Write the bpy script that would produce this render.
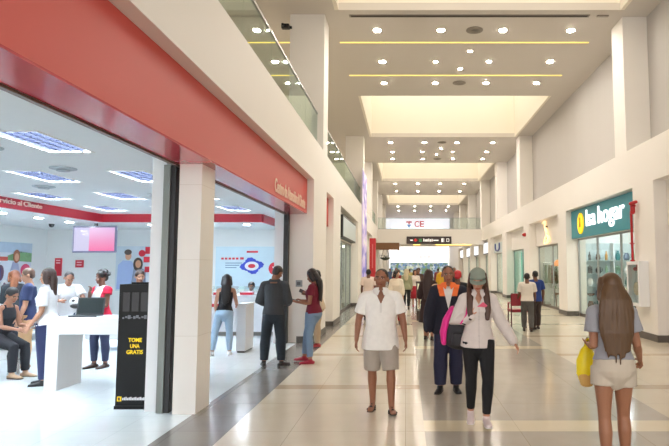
import bpy, bmesh, math, random
from mathutils import Vector, Matrix, Euler
random.seed(7)
R = math.radians
V = Vector
scene = bpy.context.scene
COL = scene.collection
for _o in list(bpy.data.objects):
    bpy.data.objects.remove(_o)

# ------------------------------------------------------------------ camera
cam_d = bpy.data.cameras.new('camera')
cam = bpy.data.objects.new('camera', cam_d)
COL.objects.link(cam)
cam.location = (0, 0, 1.7)
cam.rotation_euler = (R(90 + 4.594), 0, 0)
cam_d.sensor_width = 36
cam_d.lens = 560 / 669 * 36
cam_d.shift_x = -71 / 669
cam_d.clip_end = 300
scene.camera = cam

# ------------------------------------------------------------------ world, exposure
world = bpy.data.worlds.new('world')
scene.world = world
world.use_nodes = True
bg = world.node_tree.nodes['Background']
bg.inputs[0].default_value = (1.0, 0.97, 0.935, 1)
bg.inputs[1].default_value = 2.25
scene.view_settings.view_transform = 'Standard'
scene.view_settings.look = 'None'
scene.view_settings.gamma = 1
scene.view_settings.use_curve_mapping = False
scene.view_settings.exposure = 0.3
try:
    scene.cycles.max_bounces = 8
    scene.cycles.diffuse_bounces = 5
    scene.cycles.glossy_bounces = 4
    scene.cycles.transparent_max_bounces = 12
    scene.cycles.transmission_bounces = 6
    scene.cycles.sample_clamp_indirect = 6
    scene.cycles.caustics_reflective = False
    scene.cycles.caustics_refractive = False
except Exception:
    pass

SKY_W = 1.2       # skylight glass
TROFFER_W = 85.0  # shop fluorescent panels
DOWN_W = 330.0     # downlight discs


def area(name, loc, rot, sx, sy, power, color):
    d = bpy.data.lights.new(name, 'AREA')
    d.shape = 'RECTANGLE'; d.size = sx; d.size_y = sy
    d.energy = power; d.color = color
    o = bpy.data.objects.new(name, d); COL.objects.link(o)
    o.location = loc; o.rotation_euler = rot
    return o


# ------------------------------------------------------------------ materials
def lin(c):
    c = c / 255.0
    return c / 12.92 if c <= 0.04045 else ((c + 0.055) / 1.055) ** 2.4


def rgb(c):
    return (lin(c[0]), lin(c[1]), lin(c[2]), 1)


MATS = {}


def mat(name, c, rough=0.5, metal=0.0, var=0.06, scale=6.0, bump=0.0, emit=0.0, ec=None, alpha=None, spec=0.5, stretch=None, coat=0.0):
    """principled surface whose colour wanders a little with procedural noise"""
    if name in MATS:
        return MATS[name]
    m = bpy.data.materials.new(name); m.use_nodes = True
    nt = m.node_tree; b = nt.nodes['Principled BSDF']
    tc = nt.nodes.new('ShaderNodeTexCoord')
    mp = nt.nodes.new('ShaderNodeMapping')
    nz = nt.nodes.new('ShaderNodeTexNoise')
    nz.inputs['Scale'].default_value = scale
    nz.inputs['Detail'].default_value = 3
    nt.links.new(tc.outputs['Object'], mp.inputs['Vector'])
    if stretch:
        mp.inputs['Scale'].default_value = stretch
    nt.links.new(mp.outputs[0], nz.inputs['Vector'])
    mx = nt.nodes.new('ShaderNodeMix'); mx.data_type = 'RGBA'
    col = rgb(c)
    mx.inputs[6].default_value = tuple(max(0, x * (1 - var)) for x in col[:3]) + (1,)
    mx.inputs[7].default_value = tuple(min(1, x * (1 + var)) for x in col[:3]) + (1,)
    nt.links.new(nz.outputs[0], mx.inputs[0])
    nt.links.new(mx.outputs[2], b.inputs['Base Color'])
    b.inputs['Roughness'].default_value = rough
    b.inputs['Metallic'].default_value = metal
    b.inputs['Specular IOR Level'].default_value = spec
    b.inputs['Coat Weight'].default_value = coat
    if bump:
        bp = nt.nodes.new('ShaderNodeBump'); bp.inputs['Strength'].default_value = bump
        bp.inputs['Distance'].default_value = 0.01
        nt.links.new(nz.outputs[0], bp.inputs['Height'])
        nt.links.new(bp.outputs[0], b.inputs['Normal'])
    if emit:
        b.inputs['Emission Color'].default_value = rgb(ec or c)
        b.inputs['Emission Strength'].default_value = emit
    if alpha is not None:
        b.inputs['Alpha'].default_value = alpha
    MATS[name] = m
    return m


def glass(name, c, alpha=0.12, rough=0.03):
    """thin architectural glass: clear with a faint tint and a mirror sheen"""
    if name in MATS:
        return MATS[name]
    m = bpy.data.materials.new(name); m.use_nodes = True
    nt = m.node_tree; nt.nodes.clear()
    out = nt.nodes.new('ShaderNodeOutputMaterial')
    tr = nt.nodes.new('ShaderNodeBsdfTransparent'); tr.inputs[0].default_value = (0.93, 0.97, 0.96, 1)
    df = nt.nodes.new('ShaderNodeBsdfGlossy'); df.inputs[0].default_value = rgb(c)
    df.inputs['Roughness'].default_value = rough
    lw = nt.nodes.new('ShaderNodeLayerWeight'); lw.inputs[0].default_value = 0.5
    pw = nt.nodes.new('ShaderNodeMath'); pw.operation = 'POWER'; pw.inputs[1].default_value = 4.0
    fr = nt.nodes.new('ShaderNodeMath'); fr.operation = 'MULTIPLY'; fr.inputs[1].default_value = 0.28
    nt.links.new(lw.outputs['Facing'], pw.inputs[0]); nt.links.new(pw.outputs[0], fr.inputs[0])
    nz = nt.nodes.new('ShaderNodeTexNoise'); nz.inputs['Scale'].default_value = 1.5
    ad = nt.nodes.new('ShaderNodeMath'); ad.operation = 'MULTIPLY_ADD'
    ad.inputs[1].default_value = 0.04; ad.inputs[2].default_value = alpha
    nt.links.new(nz.outputs[0], ad.inputs[0])
    a2 = nt.nodes.new('ShaderNodeMath'); a2.operation = 'ADD'; a2.use_clamp = True
    nt.links.new(fr.outputs[0], a2.inputs[0]); nt.links.new(ad.outputs[0], a2.inputs[1])
    mx = nt.nodes.new('ShaderNodeMixShader')
    nt.links.new(a2.outputs[0], mx.inputs[0])
    nt.links.new(tr.outputs[0], mx.inputs[1]); nt.links.new(df.outputs[0], mx.inputs[2])
    nt.links.new(mx.outputs[0], out.inputs[0])
    MATS[name] = m
    return m


# ------------------------------------------------------------------ mesh helpers
def box(bm, x0, x1, y0, y1, z0, z1, mi=0, bev=0.0):
    r = bmesh.ops.create_cube(bm, size=1.0)
    vs = r['verts']
    for v in vs:
        v.co = V(((x0 + x1) / 2 + v.co.x * (x1 - x0), (y0 + y1) / 2 + v.co.y * (y1 - y0), (z0 + z1) / 2 + v.co.z * (z1 - z0)))
    fs = set(f for v in vs for f in v.link_faces)
    for f in fs:
        f.material_index = mi
    if bev:
        es = list(set(e for v in vs for e in v.link_edges))
        rr = bmesh.ops.bevel(bm, geom=es, offset=bev, segments=2, affect='EDGES', profile=0.5)
        for f in rr['faces']:
            f.material_index = mi


def ring_pts(c, ax, ay, rx, ry, n):
    return [c + ax * (rx * math.cos(2 * math.pi * k / n)) + ay * (ry * math.sin(2 * math.pi * k / n)) for k in range(n)]


def loft(bm, rings, n=14, lat=None, cap=True, mi=0):
    """rings: (centre, rx, ry); lat: sideways axis kept along the tube; ends are rounded off"""
    rings = [(V(c), rx, ry) for c, rx, ry in rings]
    m = len(rings)
    rows = []
    axs = []
    for i in range(m):
        a = rings[max(i - 1, 0)][0]; b = rings[min(i + 1, m - 1)][0]
        d = (b - a)
        d = d.normalized() if d.length > 1e-9 else V((0, 0, 1))
        l = V(lat) if lat is not None else V((1, 0, 0))
        if abs(l.normalized().dot(d)) > 0.95:
            l = V((0, 1, 0)) if lat is None or abs(d.y) < 0.9 else V((1, 0, 0))
        ay = d.cross(l).normalized(); ax = ay.cross(d).normalized()
        axs.append((ax, ay, d))
    def add(c, ax, ay, rx, ry):
        return [bm.verts.new(p) for p in ring_pts(c, ax, ay, rx, ry, n)]
    if cap:
        c, rx, ry = rings[0]; ax, ay, d = axs[0]; h = min(rx, ry)
        pole0 = bm.verts.new(c - d * h)
        for t in (0.92, 0.6):
            s = math.sqrt(1 - t * t)
            rows.append(add(c - d * h * t, ax, ay, rx * s, ry * s))
    for (c, rx, ry), (ax, ay, d) in zip(rings, axs):
        rows.append(add(c, ax, ay, rx, ry))
    if cap:
        c, rx, ry = rings[-1]; ax, ay, d = axs[-1]; h = min(rx, ry)
        for t in (0.6, 0.92):
            s = math.sqrt(1 - t * t)
            rows.append(add(c + d * h * t, ax, ay, rx * s, ry * s))
        pole1 = bm.verts.new(c + d * h)
    fs = []
    for a, b in zip(rows, rows[1:]):
        for k in range(n):
            fs.append(bm.faces.new((a[k], a[(k + 1) % n], b[(k + 1) % n], b[k])))
    if cap:
        for k in range(n):
            fs.append(bm.faces.new((pole0, rows[0][(k + 1) % n], rows[0][k])))
            fs.append(bm.faces.new((pole1, rows[-1][k], rows[-1][(k + 1) % n])))
    else:
        fs.append(bm.faces.new(list(reversed(rows[0]))))
        fs.append(bm.faces.new(rows[-1]))
    for f in fs:
        f.material_index = mi


def tube(bm, pts, r, n=10, mi=0, cap=True):
    loft(bm, [(p, r, r) for p in pts], n=n, mi=mi, cap=cap)


def ell(bm, c, r, M=None, mi=0, seg=18):
    rr = bmesh.ops.create_uvsphere(bm, u_segments=seg, v_segments=max(8, seg * 2 // 3), radius=1.0)
    for v in rr['verts']:
        p = V((v.co.x * r[0] + c[0], v.co.y * r[1] + c[1], v.co.z * r[2] + c[2]))
        v.co = (M @ p) if M is not None else p
    for f in set(f for v in rr['verts'] for f in v.link_faces):
        f.material_index = mi


def lathe(bm, prof, c=(0, 0, 0), n=16, mi=0):
    rows = []
    for r, z in prof:
        rows.append([bm.verts.new((c[0] + r * math.cos(2 * math.pi * k / n), c[1] + r * math.sin(2 * math.pi * k / n), c[2] + z)) for k in range(n)])
    for a, b in zip(rows, rows[1:]):
        for k in range(n):
            bm.faces.new((a[k], a[(k + 1) % n], b[(k + 1) % n], b[k])).material_index = mi
    bm.faces.new(list(reversed(rows[0]))).material_index = mi
    bm.faces.new(rows[-1]).material_index = mi


def prism(bm, poly, f, mi=0):
    """poly in 2-D; f(u, v, w) -> point with w in 0..1 across the thickness"""
    a = [bm.verts.new(f(u, v, 0)) for u, v in poly]
    b = [bm.verts.new(f(u, v, 1)) for u, v in poly]
    n = len(poly)
    fs = [bm.faces.new(a), bm.faces.new(list(reversed(b)))]
    for k in range(n):
        fs.append(bm.faces.new((a[k], b[k], b[(k + 1) % n], a[(k + 1) % n])))
    for q in fs:
        q.material_index = mi


def obj(name, bm, mats, parent=None, smooth=False, world=False, kind=None):
    """links the bmesh as ONE mesh object; world=True: vertices are given in world space"""
    bmesh.ops.recalc_face_normals(bm, faces=bm.faces)
    if world and parent is not None:
        M = Matrix.LocRotScale(parent.location, parent.rotation_euler, None)
        if parent.parent is not None:
            M = Matrix.LocRotScale(parent.parent.location, parent.parent.rotation_euler, None) @ M
        bm.transform(M.inverted())
    me = bpy.data.meshes.new(name)
    bm.to_mesh(me); bm.free()
    if not isinstance(mats, (list, tuple)):
        mats = [mats]
    for m in mats:
        me.materials.append(m)
    if smooth:
        me.polygons.foreach_set('use_smooth', [True] * len(me.polygons))
    o = bpy.data.objects.new(name, me)
    COL.objects.link(o)
    if parent is not None:
        o.parent = parent
    if kind:
        o['kind'] = kind
    return o


def centre(o):
    """moves a single-mesh thing's origin to the middle of its base"""
    vs = [v.co for v in o.data.vertices]
    c = V(((min(v.x for v in vs) + max(v.x for v in vs)) / 2, (min(v.y for v in vs) + max(v.y for v in vs)) / 2, min(v.z for v in vs)))
    o.data.transform(Matrix.Translation(-c))
    o.location = c
    return o


def tag(o, label, cat, group=None, kind=None):
    o['label'] = label; o['category'] = cat
    if group:
        o['group'] = group
    if kind:
        o['kind'] = kind
    return o


def thing(name, label, cat, loc=(0, 0, 0), rz=0.0, group=None):
    o = bpy.data.objects.new(name, None); COL.objects.link(o)
    o.empty_display_size = 0.1
    o.location = loc; o.rotation_euler = (0, 0, rz)
    return tag(o, label, cat, group)


def struct(name, bm, m, smooth=False):
    o = obj(name, bm, m, None, smooth)
    o['kind'] = 'structure'
    return o


def BM():
    return bmesh.new()


def bxo(name, dims, m, parent=None, bev=0.0, world=True, kind=None, smooth=False):
    bm = BM(); box(bm, *dims, bev=bev)
    return obj(name, bm, m, parent, world=world, kind=kind, smooth=smooth)


def text_mesh(s, size, depth=0.01, align='LEFT', bold=0.0, shear=0.0):
    """lettering as a bmesh in the XY plane, baseline on y = 0"""
    cu = bpy.data.curves.new('lettering', 'FONT')
    cu.body = s; cu.size = size; cu.extrude = depth / 2; cu.align_x = align; cu.offset = bold; cu.shear = shear
    cu.resolution_u = 3
    o = bpy.data.objects.new('lettering', cu); COL.objects.link(o)
    dg = bpy.context.evaluated_depsgraph_get()
    me = bpy.data.meshes.new_from_object(o.evaluated_get(dg))
    bm = BM(); bm.from_mesh(me)
    bpy.data.objects.remove(o); bpy.data.meshes.remove(me); bpy.data.curves.remove(cu)
    return bm


def fit(bm, w=None, h=None):
    xs = [v.co.x for v in bm.verts]; ys = [v.co.y for v in bm.verts]
    x0, x1, y0, y1 = min(xs), max(xs), min(ys), max(ys)
    for v in bm.verts:
        v.co.x = (v.co.x - x0) * ((w / (x1 - x0)) if w else 1)
        v.co.y = (v.co.y - y0) * ((h / (y1 - y0)) if h else 1)
    return bm


def words(s, size, depth, w, h, M, m, parent, bold=0.0):
    """a line of lettering, every word a part of its own"""
    full = text_mesh(s, size, depth, bold=bold)
    ys = [v.co.y for v in full.verts]; y0, y1 = min(ys), max(ys); full.free()
    parts = []; cur = 0.0
    for wd in s.split(' '):
        b = text_mesh(wd, size, depth, bold=bold)
        xs = [v.co.x for v in b.verts]; x0, x1 = min(xs), max(xs)
        parts.append((b, x0, cur)); cur += x1 - x0 + .27 * size
    k = w / (cur - .27 * size)
    for b, x0, c in parts:
        for v in b.verts:
            v.co.x = (v.co.x - x0 + c) * k; v.co.y = (v.co.y - y0) * h / (y1 - y0)
        b.transform(M)
        obj('lettering', b, m, parent, world=True)


def face_left(x, y, z):     # on a wall at the right, read from the corridor: text runs towards the camera
    return Matrix(((0, 0, -1, x), (-1, 0, 0, y), (0, 1, 0, z), (0, 0, 0, 1)))


def face_right(x, y, z):    # on a wall at the left, read from the corridor: text runs away from the camera
    return Matrix(((0, 0, 1, x), (1, 0, 0, y), (0, 1, 0, z), (0, 0, 0, 1)))


def face_cam(x, y, z):      # on a surface that faces the camera
    return Matrix(((1, 0, 0, x), (0, 0, -1, y), (0, 1, 0, z), (0, 0, 0, 1)))
# ------------------------------------------------------------------ surfaces
def tiles(name, c, joint, w, h, rough=0.12, var=0.05, mortar=0.004, spec=0.5, plane='XY', bias=0.0):
    """square tiles with hair-thin joints, in metres"""
    if name in MATS:
        return MATS[name]
    m = bpy.data.materials.new(name); m.use_nodes = True
    nt = m.node_tree; b = nt.nodes['Principled BSDF']
    tc = nt.nodes.new('ShaderNodeTexCoord')
    sp = nt.nodes.new('ShaderNodeSeparateXYZ'); cb = nt.nodes.new('ShaderNodeCombineXYZ')
    nt.links.new(tc.outputs['Object'], sp.inputs[0])
    nt.links.new(sp.outputs['XYZ'.index(plane[0])], cb.inputs[0])
    nt.links.new(sp.outputs['XYZ'.index(plane[1])], cb.inputs[1])
    br = nt.nodes.new('ShaderNodeTexBrick'); br.offset = 0; br.squash = 1
    br.inputs['Scale'].default_value = 1
    br.inputs['Brick Width'].default_value = w; br.inputs['Row Height'].default_value = h
    br.inputs['Mortar Size'].default_value = mortar; br.inputs['Mortar Smooth'].default_value = 0.3
    br.inputs['Bias'].default_value = bias
    col = rgb(c)
    br.inputs['Color1'].default_value = tuple(x * (1 - var) for x in col[:3]) + (1,)
    br.inputs['Color2'].default_value = tuple(min(1, x * (1 + var)) for x in col[:3]) + (1,)
    br.inputs['Mortar'].default_value = rgb(joint)
    nt.links.new(cb.outputs[0], br.inputs['Vector'])
    nz = nt.nodes.new('ShaderNodeTexNoise'); nz.inputs['Scale'].default_value = 3.0; nz.inputs['Detail'].default_value = 5
    nt.links.new(tc.outputs['Object'], nz.inputs['Vector'])
    mx = nt.nodes.new('ShaderNodeMix'); mx.data_type = 'RGBA'; mx.blend_type = 'SOFT_LIGHT'; mx.inputs[0].default_value = 0.18
    nt.links.new(br.outputs['Color'], mx.inputs[6]); nt.links.new(nz.outputs['Fac'], mx.inputs[7])
    nt.links.new(mx.outputs[2], b.inputs['Base Color'])
    b.inputs['Roughness'].default_value = rough
    b.inputs['Specular IOR Level'].default_value = spec
    MATS[name] = m
    return m


M_wall = mat('cream wall paint', (238, 234, 228), 0.55, var=0.02, scale=0.8)
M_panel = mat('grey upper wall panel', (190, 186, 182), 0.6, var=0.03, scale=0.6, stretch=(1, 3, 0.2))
M_ceil = mat('ceiling paint', (212, 206, 198), 0.6, var=0.015, scale=0.5)
M_floor = tiles('cream floor tile', (208, 198, 179), (174, 164, 146), 1.2, 1.2, 0.16, 0.03, 0.004)
M_floorg = tiles('grey floor tile', (176, 169, 158), (150, 140, 124), 1.2, 1.2, 0.16, 0.03, 0.004)
M_stripe = tiles('pale floor stripe', (216, 204, 178), (186, 174, 148), 1.2, 1.2, 0.16, 0.03, 0.003)
M_stripeg = tiles('taupe floor stripe', (176, 160, 138), (150, 136, 116), 1.2, 1.2, 0.16, 0.03, 0.003)
M_band = tiles('slate floor band', (122, 118, 114), (100, 97, 94), 0.6, 0.6, 0.2, 0.06, 0.004)
M_shopfloor = tiles('white polished shop tile', (206, 212, 212), (184, 192, 192), 0.6, 0.6, 0.08, 0.02, 0.003)
M_shopwall = mat('white shop wall', (244, 247, 247), 0.5, var=0.02, scale=1)
M_shopceil = mat('white shop ceiling', (244, 247, 247), 0.6, var=0.02, scale=2)
M_pillar = tiles('cream cladding', (238, 234, 228), (216, 210, 200), 0.6, 0.9, 0.3, 0.015, 0.003, plane='YZ')
M_white = mat('white lacquer', (238, 240, 242), 0.25, var=0.015)
M_black = mat('black metal', (22, 22, 24), 0.4, var=0.1)
M_grey = mat('grey metal', (150, 150, 152), 0.35, metal=0.7, var=0.05)
M_chrome = mat('brushed steel', (190, 192, 194), 0.25, metal=1.0, var=0.04)
M_dark = mat('dark skirting', (92, 86, 80), 0.4, var=0.06)
M_red = mat('red sign panel', (204, 78, 70), 0.45, var=0.03, scale=1.2)
M_redband = mat('red bulkhead', (176, 34, 50), 0.35, var=0.03)
M_glass = glass('shopfront glass', (190, 205, 205), 0.05)
M_railglass = glass('balustrade glass', (196, 214, 206), 0.10)
M_sky = mat('skylight diffuser', (255, 250, 240), 0.5, emit=SKY_W, ec=(255, 244, 230))
M_down = mat('downlight lens', (255, 250, 240), 0.4, emit=DOWN_W, ec=(255, 246, 233))
M_trof = mat('fluorescent diffuser', (240, 248, 255), 0.4, emit=TROFFER_W, ec=(226, 242, 255))
M_cove = mat('yellow cove tube', (255, 232, 130), 0.4, emit=0.7, ec=(255, 226, 120))
M_shopdown = mat('cool downlight lens', (245, 250, 255), 0.4, emit=200.0, ec=(232, 244, 255))

# ------------------------------------------------------------------ floor
bm = BM()
xs = [-1.85, 0.2, 3.0, 5.95]
cuts = set([-6, 75])
lstr = [(2.0 + 3 * k + 0.05, 2.0 + 3 * k + 0.33) for k in range(0, 24)]      # taupe stripes beside the shops
cstr = [(6.0 + 6.0 * k, 6.42 + 6.0 * k) for k in range(-1, 11)]             # pale stripes across the middle
for a, b_ in lstr + cstr:
    cuts.add(a); cuts.add(b_)
ys = sorted(cuts)
for i in range(3):
    for a, b_ in zip(ys, ys[1:]):
        m_ = (a + b_) / 2
        mi = 1 if i == 1 else 0
        if i == 1 and any(p <= m_ <= q for p, q in cstr):
            mi = 2
        if i != 1 and any(p <= m_ <= q for p, q in lstr):
            mi = 3
        bm.faces.new([bm.verts.new(p) for p in ((xs[i], a, 0), (xs[i + 1], a, 0), (xs[i + 1], b_, 0), (xs[i], b_, 0))]).material_index = mi
struct('floor', bm, [M_floor, M_floorg, M_stripe, M_stripeg])
bm = BM(); box(bm, -2.48, -1.85, -6, 75, -0.1, 0); struct('floor_band', bm, M_band)
bm = BM(); box(bm, 5.95, 10.5, -6, 75, -0.1, 0); struct('floor_right', bm, tiles('shop floor right', (214, 204, 188), (180, 170, 154), 0.6, 0.6, 0.15))
bm = BM(); box(bm, -12.9, -2.48, -6, 20.1, -0.1, 0); struct('floor_shop', bm, M_shopfloor)
bm = BM(); box(bm, -6.5, -2.48, 20.1, 75, -0.1, 0); struct('floor_left', bm, M_floor)

# ------------------------------------------------------------------ ceiling with skylight wells
SKY = [(7.1, 14.1), (21.4, 28.3), (35.4, 42.9), (51.2, 59.4)]
WX0, WX1, WZ = -1.75, 5.6, 10.9
bm = BM()
edges = [-6] + [v for s in SKY for v in s] + [75]
for a, b_ in zip(edges[::2], edges[1::2]):
    box(bm, -9, 6.7, a, b_, 8.4, 8.6)
for a, b_ in SKY:
    box(bm, -9, WX0 - 0.1, a, b_, 8.4, 8.6); box(bm, WX1 + 0.1, 6.7, a, b_, 8.4, 8.6)
    box(bm, WX0 - 0.1, WX0, a, b_, 8.4, WZ, 1); box(bm, WX1, WX1 + 0.1, a, b_, 8.4, WZ, 1)
    box(bm, WX0 - 0.1, WX1 + 0.1, a - 0.1, a, 8.6, WZ, 1); box(bm, WX0 - 0.1, WX1 + 0.1, b_, b_ + 0.1, 8.6, WZ, 1)
struct('ceiling', bm, [M_ceil, mat('cream well paint', (244, 238, 224), 0.6, var=0.02, scale=0.5)])
for k, (a, b_) in enumerate(SKY):
    bm = BM(); box(bm, WX0 - 0.1, WX1 + 0.1, a - 0.1, b_ + 0.1, WZ, WZ + 0.08)
    struct('window_%d' % (k + 1), bm, M_sky)

# ------------------------------------------------------------------ right wall
PIERS = [(-6, -4), (4.0, 5.0), (13.0, 14.2), (20.2, 21.3), (26.2, 27.5), (32.2, 33.6), (38.2, 39.4), (43.5, 44.6), (49.5, 50.6), (55.5, 56.6), (61.5, 75)]
UPCOL = [0.4, 14.5, 28.1, 35.2, 42.5, 51.0, 59.4, 67]
bm = BM()
for a, b_ in PIERS:
    box(bm, 5.8, 6.5, a, b_, 0, 3.75)
box(bm, 5.8, 6.5, -6, 75, 3.75, 4.75)
struct('wall_right', bm, M_wall)
bm = BM()
for y in UPCOL:
    box(bm, 5.8, 6.45, y, y + 0.8, 4.75, 8.4)
struct('pillar_right', bm, M_wall)
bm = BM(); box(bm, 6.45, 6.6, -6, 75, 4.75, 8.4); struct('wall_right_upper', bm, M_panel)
bm = BM()      # headers over the set-back shopfronts (the teal one carries its sign)
for (a0, a1), (b0, b1) in zip(PIERS, PIERS[1:]):
    if a1 == 14.2:
        box(bm, 6.15, 6.4, a1, b0, 2.75, 3.75)
    else:
        box(bm, 6.1, 6.4, a1, b0, 2.7, 3.75)
struct('wall_right_header', bm, M_wall)
bm = BM(); box(bm, 10.4, 10.5, -6, 75, 0, 3.3); struct('wall_right_back', bm, M_shopwall)
bm = BM(); box(bm, 6.4, 10.5, -6, 75, 3.3, 3.4); struct('ceiling_right', bm, M_shopceil)
bm = BM()
for a, b_ in PIERS[1:]:
    m_ = (a + b_) / 2
    box(bm, 6.5, 10.4, m_ - 0.05, m_ + 0.05, 0, 3.3)
struct('wall_right_partition', bm, M_shopwall)
bm = BM()
for a, b_ in PIERS:
    box(bm, 5.775, 5.8, a - 0.02, b_ + 0.02, 0, 0.16)
    if a > 0:
        box(bm, 5.775, 6.2, a - 0.025, a, 0, 0.16)
struct('baseboard_right', bm, M_dark)

# ------------------------------------------------------------------ left wall
bm = BM()
box(bm, -2.75, -2.14, -6, 75, 3.77, 4.75)
for a, b_, x in [(13.0, 15.1, -2.14), (16.6, 18.4, -2.14), (25.3, 30.2, -2.14), (36, 38, -2.14), (44, 52, -2.14), (58, 60, -2.14), (66, 75, -2.14)]:
    box(bm, -2.75, x, a, b_, 0, 3.77)
box(bm, -2.6, -2.36, 15.1, 16.6, 0, 2.95)
for a, b_ in [(18.4, 25.3), (30.2, 36), (38, 44), (52, 58), (60, 66)]:
    box(bm, -2.6, -2.4, a, b_, 2.75, 3.77)
struct('wall_left', bm, M_wall)
bm = BM()
for y in (0.2, 14.35, 28.1, 35.2, 42.5, 51, 59.4):
    box(bm, -3.05, -2.14, y, y + 0.8, 4.75, 8.4)
struct('pillar_left', bm, M_wall)
bm = BM(); box(bm, -9, -2.75, -6, 75, 4.55, 4.75); struct('floor_gallery', bm, M_floor)
bm = BM(); box(bm, -9.1, -9, -6, 75, 4.75, 8.4); struct('wall_left_upper', bm, M_wall)
bm = BM()
for a, b_ in [(13.0, 15.1), (16.6, 18.4), (25.3, 30.2), (36, 38)]:
    box(bm, -2.14, -2.12, a - 0.02, b_ + 0.02, 0, 0.14); box(bm, -2.5, -2.12, a - 0.02, a, 0, 0.14)
struct('baseboard_left', bm, M_dark)
bm = BM(); box(bm, -6.5, -6.4, 20.1, 75, 0, 3.3); struct('wall_left_back', bm, M_shopwall)
bm = BM(); box(bm, -6.5, -2.6, 20.1, 75, 3.3, 3.4); struct('ceiling_left', bm, M_shopceil)

# pillar standing in the mouth of the red shop, gate tracks, inner jambs
bm = BM(); box(bm, -2.72, -2.45, 6.68, 7.14, 0, 2.95); struct('pillar_shop', bm, M_pillar)
bm = BM()
box(bm, -2.85, -2.79, 6.74, 6.85, 0, 2.95); box(bm, -2.93, -2.85, 6.72, 6.85, 0, 2.95, 1)
box(bm, -2.80, -2.69, 13.0 - 0.16, 13.0 - 0.02, 0, 2.95)
struct('trim_1', bm, [M_black, mat('grey gate guide', (120, 124, 120), 0.4, metal=0.4)])
bm = BM()
box(bm, -3.10, -2.93, 6.80, 7.2, 0, 3.3)
box(bm, -3.02, -2.80, 12.9, 13.4, 0, 3.3)
struct('pillar_inner', bm, M_white)
bm = BM(); box(bm, -2.80, -2.75, -3, 13.0, 2.93, 3.0); struct('trim_2', bm, mat('bronze edge', (120, 104, 92), 0.4, metal=0.4))

# ------------------------------------------------------------------ red shop room
bm = BM(); box(bm, -12.9, -12.8, -6, 20, 0, 3.3); struct('wall_shop_left', bm, M_shopwall)
bm = BM(); box(bm, -12.9, -2.6, 20, 20.1, 0, 3.3); struct('wall_shop_back', bm, M_shopwall)
bm = BM(); box(bm, -3.0, -2.9, 13.4, 20, 0, 3.3); struct('wall_shop_right', bm, M_shopwall)
TX = [-4.62, -6.33, -8.05]; TY = [4.4, 7.05, 9.75, 12.4, 15.0]
bm = BM()      # suspended ceiling with openings for the recessed fluorescent lights
xb = [-12.9] + sorted(v for x in TX for v in (x - .3, x + .3)) + [-2.75]
yb = [-6] + sorted(v for y in TY for v in (y - .6, y + .6)) + [20.1]
for i in range(len(xb) - 1):
    for j in range(len(yb) - 1):
        if not (i % 2 and j % 2):
            box(bm, xb[i], xb[i + 1], yb[j], yb[j + 1], 3.3, 3.42)
struct('ceiling_shop', bm, M_shopceil)
bm = BM(); box(bm, -2.80, -2.75, -6, 20, 2.95, 3.4); struct('trim_3', bm, M_shopwall)
bm = BM()
box(bm, -12.8, -9.1, -6, 20, 3.07, 3.3); box(bm, -9.1, -4.28, 16.65, 20, 3.07, 3.3)
struct('ceiling_shop_soffit', bm, M_shopceil)

# ------------------------------------------------------------------ bridge and far end
bm = BM(); box(bm, -2.75, 6.5, 42.5, 46.5, 3.48, 4.64); struct('floor_bridge', bm, M_wall)
bm = BM()
box(bm, -9, 6.7, 75, 75.2, 4.75, 8.4)
struct('wall_back', bm, M_wall)
ORD = ['first', 'second', 'third', 'fourth', 'fifth', 'sixth', 'seventh', 'eighth', 'ninth', 'tenth', 'eleventh', 'twelfth', 'thirteenth', 'fourteenth']
M_bezel = mat('white bezel', (240, 236, 228), 0.4)
M_vent = mat('grey diffuser', (150, 142, 132), 0.5)
M_letter = mat('white backlit letters', (255, 255, 255), 0.4, emit=1.1)
M_cream_letter = mat('cream raised letters', (246, 216, 194), 0.4)
M_teal = mat('teal sign face', (34, 128, 140), 0.35, var=0.03, emit=0.12)
M_yellow = mat('yellow emblem', (255, 214, 10), 0.4, emit=0.5)
M_gold = mat('gold glowing tube', (255, 214, 140), 0.3, emit=1.5, ec=(255, 216, 150))
M_redpipe = mat('red fire pipe', (176, 28, 34), 0.35)
M_alu = mat('aluminium frame', (170, 172, 172), 0.35, metal=0.6)
M_wood = mat('brown timber', (120, 82, 50), 0.5, var=0.2, scale=4, stretch=(1, 12, 12))
M_leaf = mat('dark green leaf', (40, 74, 44), 0.5, var=0.3)
M_plinth = mat('grey plinth', (140, 136, 130), 0.5)


# ------------------------------------------------------------------ ceiling lights and vents
def downlight(x, y, z, r, label, m=None, group='recessed ceiling downlights', name='ceiling_downlight'):
    t = thing(name, label, 'light', (x, y, z), 0, group)
    bm = BM()
    n = 20
    lathe(bm, [(r * 1.14, 0), (r * 1.14, -0.012), (r * 1.0, -0.016), (r * 0.98, -0.004)], n=n)
    obj('bezel', bm, M_bezel, t, smooth=False)
    bm = BM(); lathe(bm, [(r * 0.96, -0.006), (r * 0.9, -0.02), (r * 0.3, -0.024)], n=n)
    obj('lens', bm, m or M_down, t, smooth=True)
    return t


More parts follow.
